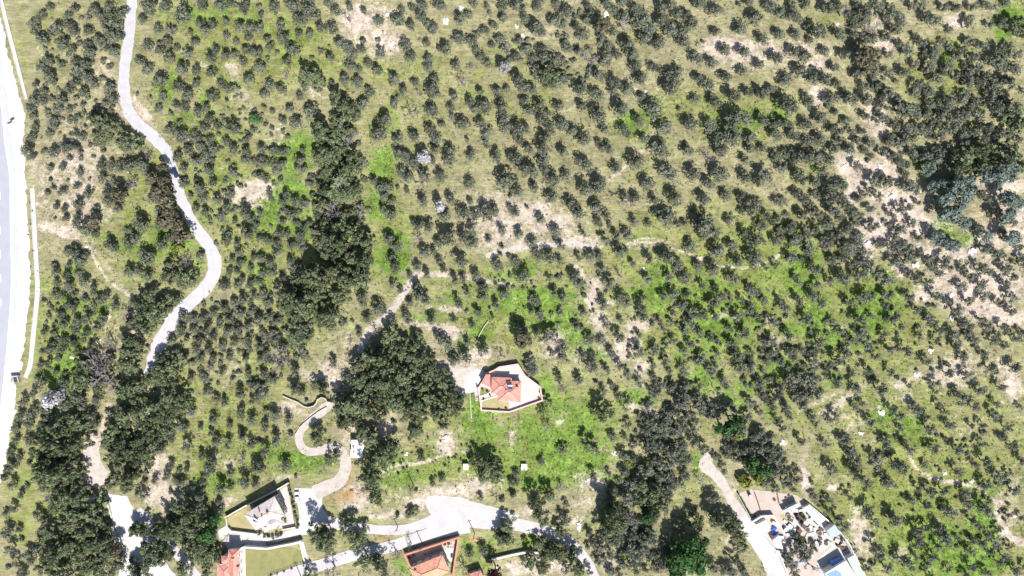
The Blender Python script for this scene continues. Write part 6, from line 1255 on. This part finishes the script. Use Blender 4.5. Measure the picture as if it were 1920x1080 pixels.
# ------------------------------------------------------------------ hand-placed shrubs of the gardens
def shrub(px, py, r, label, material=None, zadd=0.0, k='S'):
    x, y, z, rm = spot(px, py, r, k); j = int(RNG.integers(len(MESH[k])))
    root = empty('garden_shrub', (x, y, z + zadd)); root.scale = (rm, rm, rm); tag(root, label, 'shrub', 'garden shrubs')
    me = MESH[k][j][0]
    if material:
        me = me.copy(); me.materials.clear(); me.materials.append(MATS[material])
    for nm, q in (('crown', me), ('trunk', MESH[k][j][1])):
        o = bpy.data.objects.new(nm, q); COL.objects.link(o); o.parent = root
shrub(*Bz(1170, 740), 6, 'orange-yellow shrub at the corner of the beige house', 'yellow_leaf'); shrub(*Bz(1035, 945), 4, 'yellow shrub below the beige house', 'yellow_leaf'); shrub(*Bz(1375, 865), 4, 'yellowish shrub at the end of the forecourt hedge', 'yellow_leaf')
for n, (u, v) in enumerate(((1235, 190), (1245, 250), (1265, 320), (1285, 390), (1300, 460), (1320, 530), (1330, 620), (1350, 690), (1370, 760), (1385, 820))):
    shrub(*Bz(u, v), 5.2, f'{ORD[n]} shrub from the top in the forecourt hedge row', 'brown_leaf' if n % 3 == 1 else None)
for n, (u, v) in enumerate(((830, 990), (900, 1000), (970, 1010), (1040, 1000), (1110, 975), (760, 960))):
    shrub(*Bz(u, v), 6.0, ('first', 'second', 'third', 'fourth', 'fifth', 'smallest')[n] + ' rounded shrub in the hedge below the beige house')
for n, (u, v) in enumerate(((460, 580), (530, 600), (570, 655), (820, 860), (715, 880), (1330, 700), (1340, 600), (470, 720))):
    shrub(*V(u, v), 3.6, ('dark', 'second dark', 'yellowish', 'upright', 'slender', 'corner', 'upper corner', 'low')[n] + (' shrub in the villa garden', ' shrub in the villa bed', ' shrub along the villa path', ' shrub on the villa lawn', ' shrub by the villa lawn wall', ' shrub in the villa end planter', ' shrub on the villa side terrace', ' shrub in the lower villa bed')[n], 'green_leaf' if n % 2 else None, zadd=1.3)
for n, (u, v) in enumerate(((740, 390), (790, 380), (760, 440), (830, 420), (800, 470), (720, 660), (800, 660), (840, 690), (910, 750), (960, 780), (1000, 700), (1250, 660), (1230, 700), (760, 600))):
    shrub(*Fz(u, v), 5.5, f'{ORD[n]} shrub counted down through the smallholding garden', ('plum_leaf', 'green_leaf', None, 'brown_leaf')[n % 4])
for n in range(9):
    t = n / 8; shrub(1383 + 24 * t, 925 + 42 * t, 4.5, f'{ORD[n]} green bush down the verge outside the boundary wall', 'green_leaf')
for n, (u, v) in enumerate(((1650, 690), (1430, 790), (1300, 835), (1180, 875), (1080, 900))):
    shrub(*Cz(u, v), 3.2, f'{ORD[n]} small bush from the ramp along the lawn fence')
for n, (u, v) in enumerate(((820, 350), (880, 345), (240, 560), (300, 520), (930, 540))):
    shrub(*Dz(u, v), 4.5, f'{ORD[n]} shrub counted inside the red compound wall', 'brown_leaf' if n % 2 else None)
for n, (px, py) in enumerate(((60, 395), (57, 420), (53, 440), (56, 380), (62, 470), (57, 500))):
    shrub(px, py, 2.6, f'{ORD[n]} tiny tuft between the verge and the long channel')

# ------------------------------------------------------------------ yard clutter of the smallholding
rc_ = np.random.default_rng(21)
SPOTS = [(1120, 700), (1180, 690), (1210, 740), (1060, 700), (1020, 740), (960, 700), (900, 690), (1000, 640), (1060, 620), (930, 560), (900, 520), (820, 520), (760, 560), (690, 560), (660, 520), (620, 470), (600, 560), (640, 610), (700, 690), (640, 740), (620, 800), (690, 800), (760, 830), (850, 820), (900, 850), (1010, 560), (960, 480), (890, 440), (870, 390), (780, 330), (720, 350), (690, 440), (660, 450), (470, 470), (510, 500), (560, 640), (540, 800), (570, 820), (610, 860), (1290, 700), (1310, 780), (1260, 760)]
CR_N = {}
BODYN = ('grey', 'dark brown', 'wooden', 'pale', 'light blue', 'black', 'red', 'stone-coloured'); LIDN = ('pale', 'grey', 'dark')
SPOTS.sort(key=lambda p: p[1])
for n, (u, v) in enumerate(SPOTS):
    key = (n % 8, n % 3); CR_N[key] = CR_N.get(key, 0) + 1
    x, y, z = W(*Fz(u + rc_.uniform(-12, 12), v + rc_.uniform(-12, 12))); w_, d_, h_ = rc_.uniform(.7, 2.4), rc_.uniform(.6, 1.6), rc_.uniform(.4, 1.3)
    root = empty('storage_crate', (x, y, z), rc_.uniform(-.8, .3)); tag(root, f'{ORD[CR_N[key] - 1]} {BODYN[n % 8]} crate with {LIDN[n % 3]} lid from the top of the smallholding', 'crate', 'clutter of the smallholding yard')
    m_ = ('grey_roof', 'dark_wood', 'wood', 'pale_roof', 'blue_roof', 'compost', 'red_coping', 'stone_wall')[n % 8]
    MB().box((0, 0, -.05), (w_, d_, h_)).build('body', m_, root, bevel=.04); MB().box((0, 0, h_ - .04), (w_ + .12, d_ + .12, .08)).build('lid', ('pale_roof', 'grey_roof', 'dark_wood')[n % 3], root)

# ------------------------------------------------------------------ stone heaps
STONE_AT = []
for n, (px, py, r) in enumerate(ROCKS):
    if r <= 0: continue
    a = int(np.argmin((AX[:, 0] - px) ** 2 + (AX[:, 1] - py) ** 2)); STONE_AT.append((a, n))
cnt = {}
for a, n in STONE_AT: cnt[a] = cnt.get(a, 0) + 1
seen = {}
for a, n in STONE_AT:
    px, py, r = ROCKS[n]; x, y, z = W(px, py); root = empty('stone_heap', (x, y, z))
    seen[a] = seen.get(a, 0) + 1
    sec = int(round(math.atan2(py - AX[a, 1], px - AX[a, 0]) / (math.pi / 4))) % 8
    dist = math.hypot(py - AX[a, 1], px - AX[a, 0])
    where = f"{DIRS[sec]} {ANCHORS[a][2]}" if dist > 12 else f"at {ANCHORS[a][2]}"
    tag(root, 'white stone heap ' + where if cnt[a] == 1 else f'{ORD[seen[a]-1]} stone heap from the top ' + where, 'stone heap', 'white stone heaps')
    rm = r / S
    for q in range(9):
        t = RNG.uniform(0, 6.28); d = rm * (0 if q == 0 else RNG.uniform(.35, .95)); s = rm * (.62 if q == 0 else RNG.uniform(.2, .42))
        o = bpy.data.objects.new('stone', STONES[int(RNG.integers(5))]); COL.objects.link(o); o.parent = root
        o.location = (d * math.cos(t), d * math.sin(t), s * .25); o.scale = (s, s * RNG.uniform(.8, 1.1), s * .8); o.rotation_euler = (0, 0, RNG.uniform(0, 6))

# ------------------------------------------------------------------ weeds and low scrub between the trees
G_, V_g, B_, gx_, gy_ = COVER
def cover_at(x, y):
    i = np.clip(np.searchsorted(gx_, x), 0, len(gx_) - 1); j = np.clip(np.searchsorted(gy_, y), 0, len(gy_) - 1)
    return G_[j, i], V_g[j, i], B_[j, i]
def unpaved(px, py):
    ok = np.ones(px.shape, bool)
    for (x0, y0, x1, y1, w) in PAVED:
        dx, dy = x1 - x0, y1 - y0; t = np.clip(((px - x0) * dx + (py - y0) * dy) / (dx * dx + dy * dy), 0, 1)
        ok &= ((px - x0 - t * dx) ** 2 + (py - y0 - t * dy) ** 2) > (w / 2) ** 2
    return ok & (px > 75)
def scatter(n, seed, keep):
    r = np.random.default_rng(seed); px = r.uniform(-20, 1940, n); py = r.uniform(-20, 1100, n)
    x = (px - 960) / S; y = (540 - py) / S
    g, v, b = cover_at(x, y); m = unpaved(px, py) & (r.random(n) < keep(g, v, b))
    return x[m], y[m], r
def tufts(name, label, material, n, seed, keep, per, size, spread, hgt_, tlo, thi):
    x, y, r = scatter(n, seed, keep); m = len(x); z = hgt(x, y)
    ph = np.repeat(np.stack([x, y, z], 1), per, 0); k = len(ph)
    pos = ph + np.stack([r.normal(0, spread, k), r.normal(0, spread, k), r.uniform(.02, hgt_, k)], 1)
    nr = np.stack([r.normal(0, .6, k), r.normal(0, .6, k), np.ones(k)], 1); nr /= np.linalg.norm(nr, axis=1)[:, None]
    t = r.normal(size=(k, 3)); t -= nr * (t * nr).sum(1)[:, None]; t /= np.linalg.norm(t, axis=1)[:, None]; b = np.cross(nr, t)
    s = size * r.uniform(.5, 1.5, k); t *= s[:, None]; b *= (s * .6)[:, None]
    q = np.stack([pos - t, pos - b, pos + t, pos + b], 1).reshape(-1, 3)
    tint = np.repeat(np.clip(np.repeat(r.uniform(tlo, thi, m), per) + r.normal(0, .12, k), 0, 1), 4)
    o = bpy.data.objects.new(name, quads_mesh(name, q, tint, material)); COL.objects.link(o); o['kind'] = 'stuff'; o['label'] = label
tufts('weeds', 'green weeds and grass tufts over the slopes', 'weed', 44000, 11, lambda g, v, b: np.clip(.15 + g * .5 + v * .7 - b * .5, 0, 1), 5, .22, .30, .28, .15, .8)
tufts('dry_grass', 'dry grass tufts over the slopes', 'dry_weed', 32000, 12, lambda g, v, b: np.clip(.6 - v * .6 - b * .3, 0.05, 1), 4, .22, .30, .25, .1, .9)
tufts('undergrowth', 'low dark scrub between the trees', 'olive_leaf', 5200, 13, lambda g, v, b: np.clip(.55 - b * .3, .1, 1) * np.ones_like(g), 12, .20, .32, .6, .1, .6)
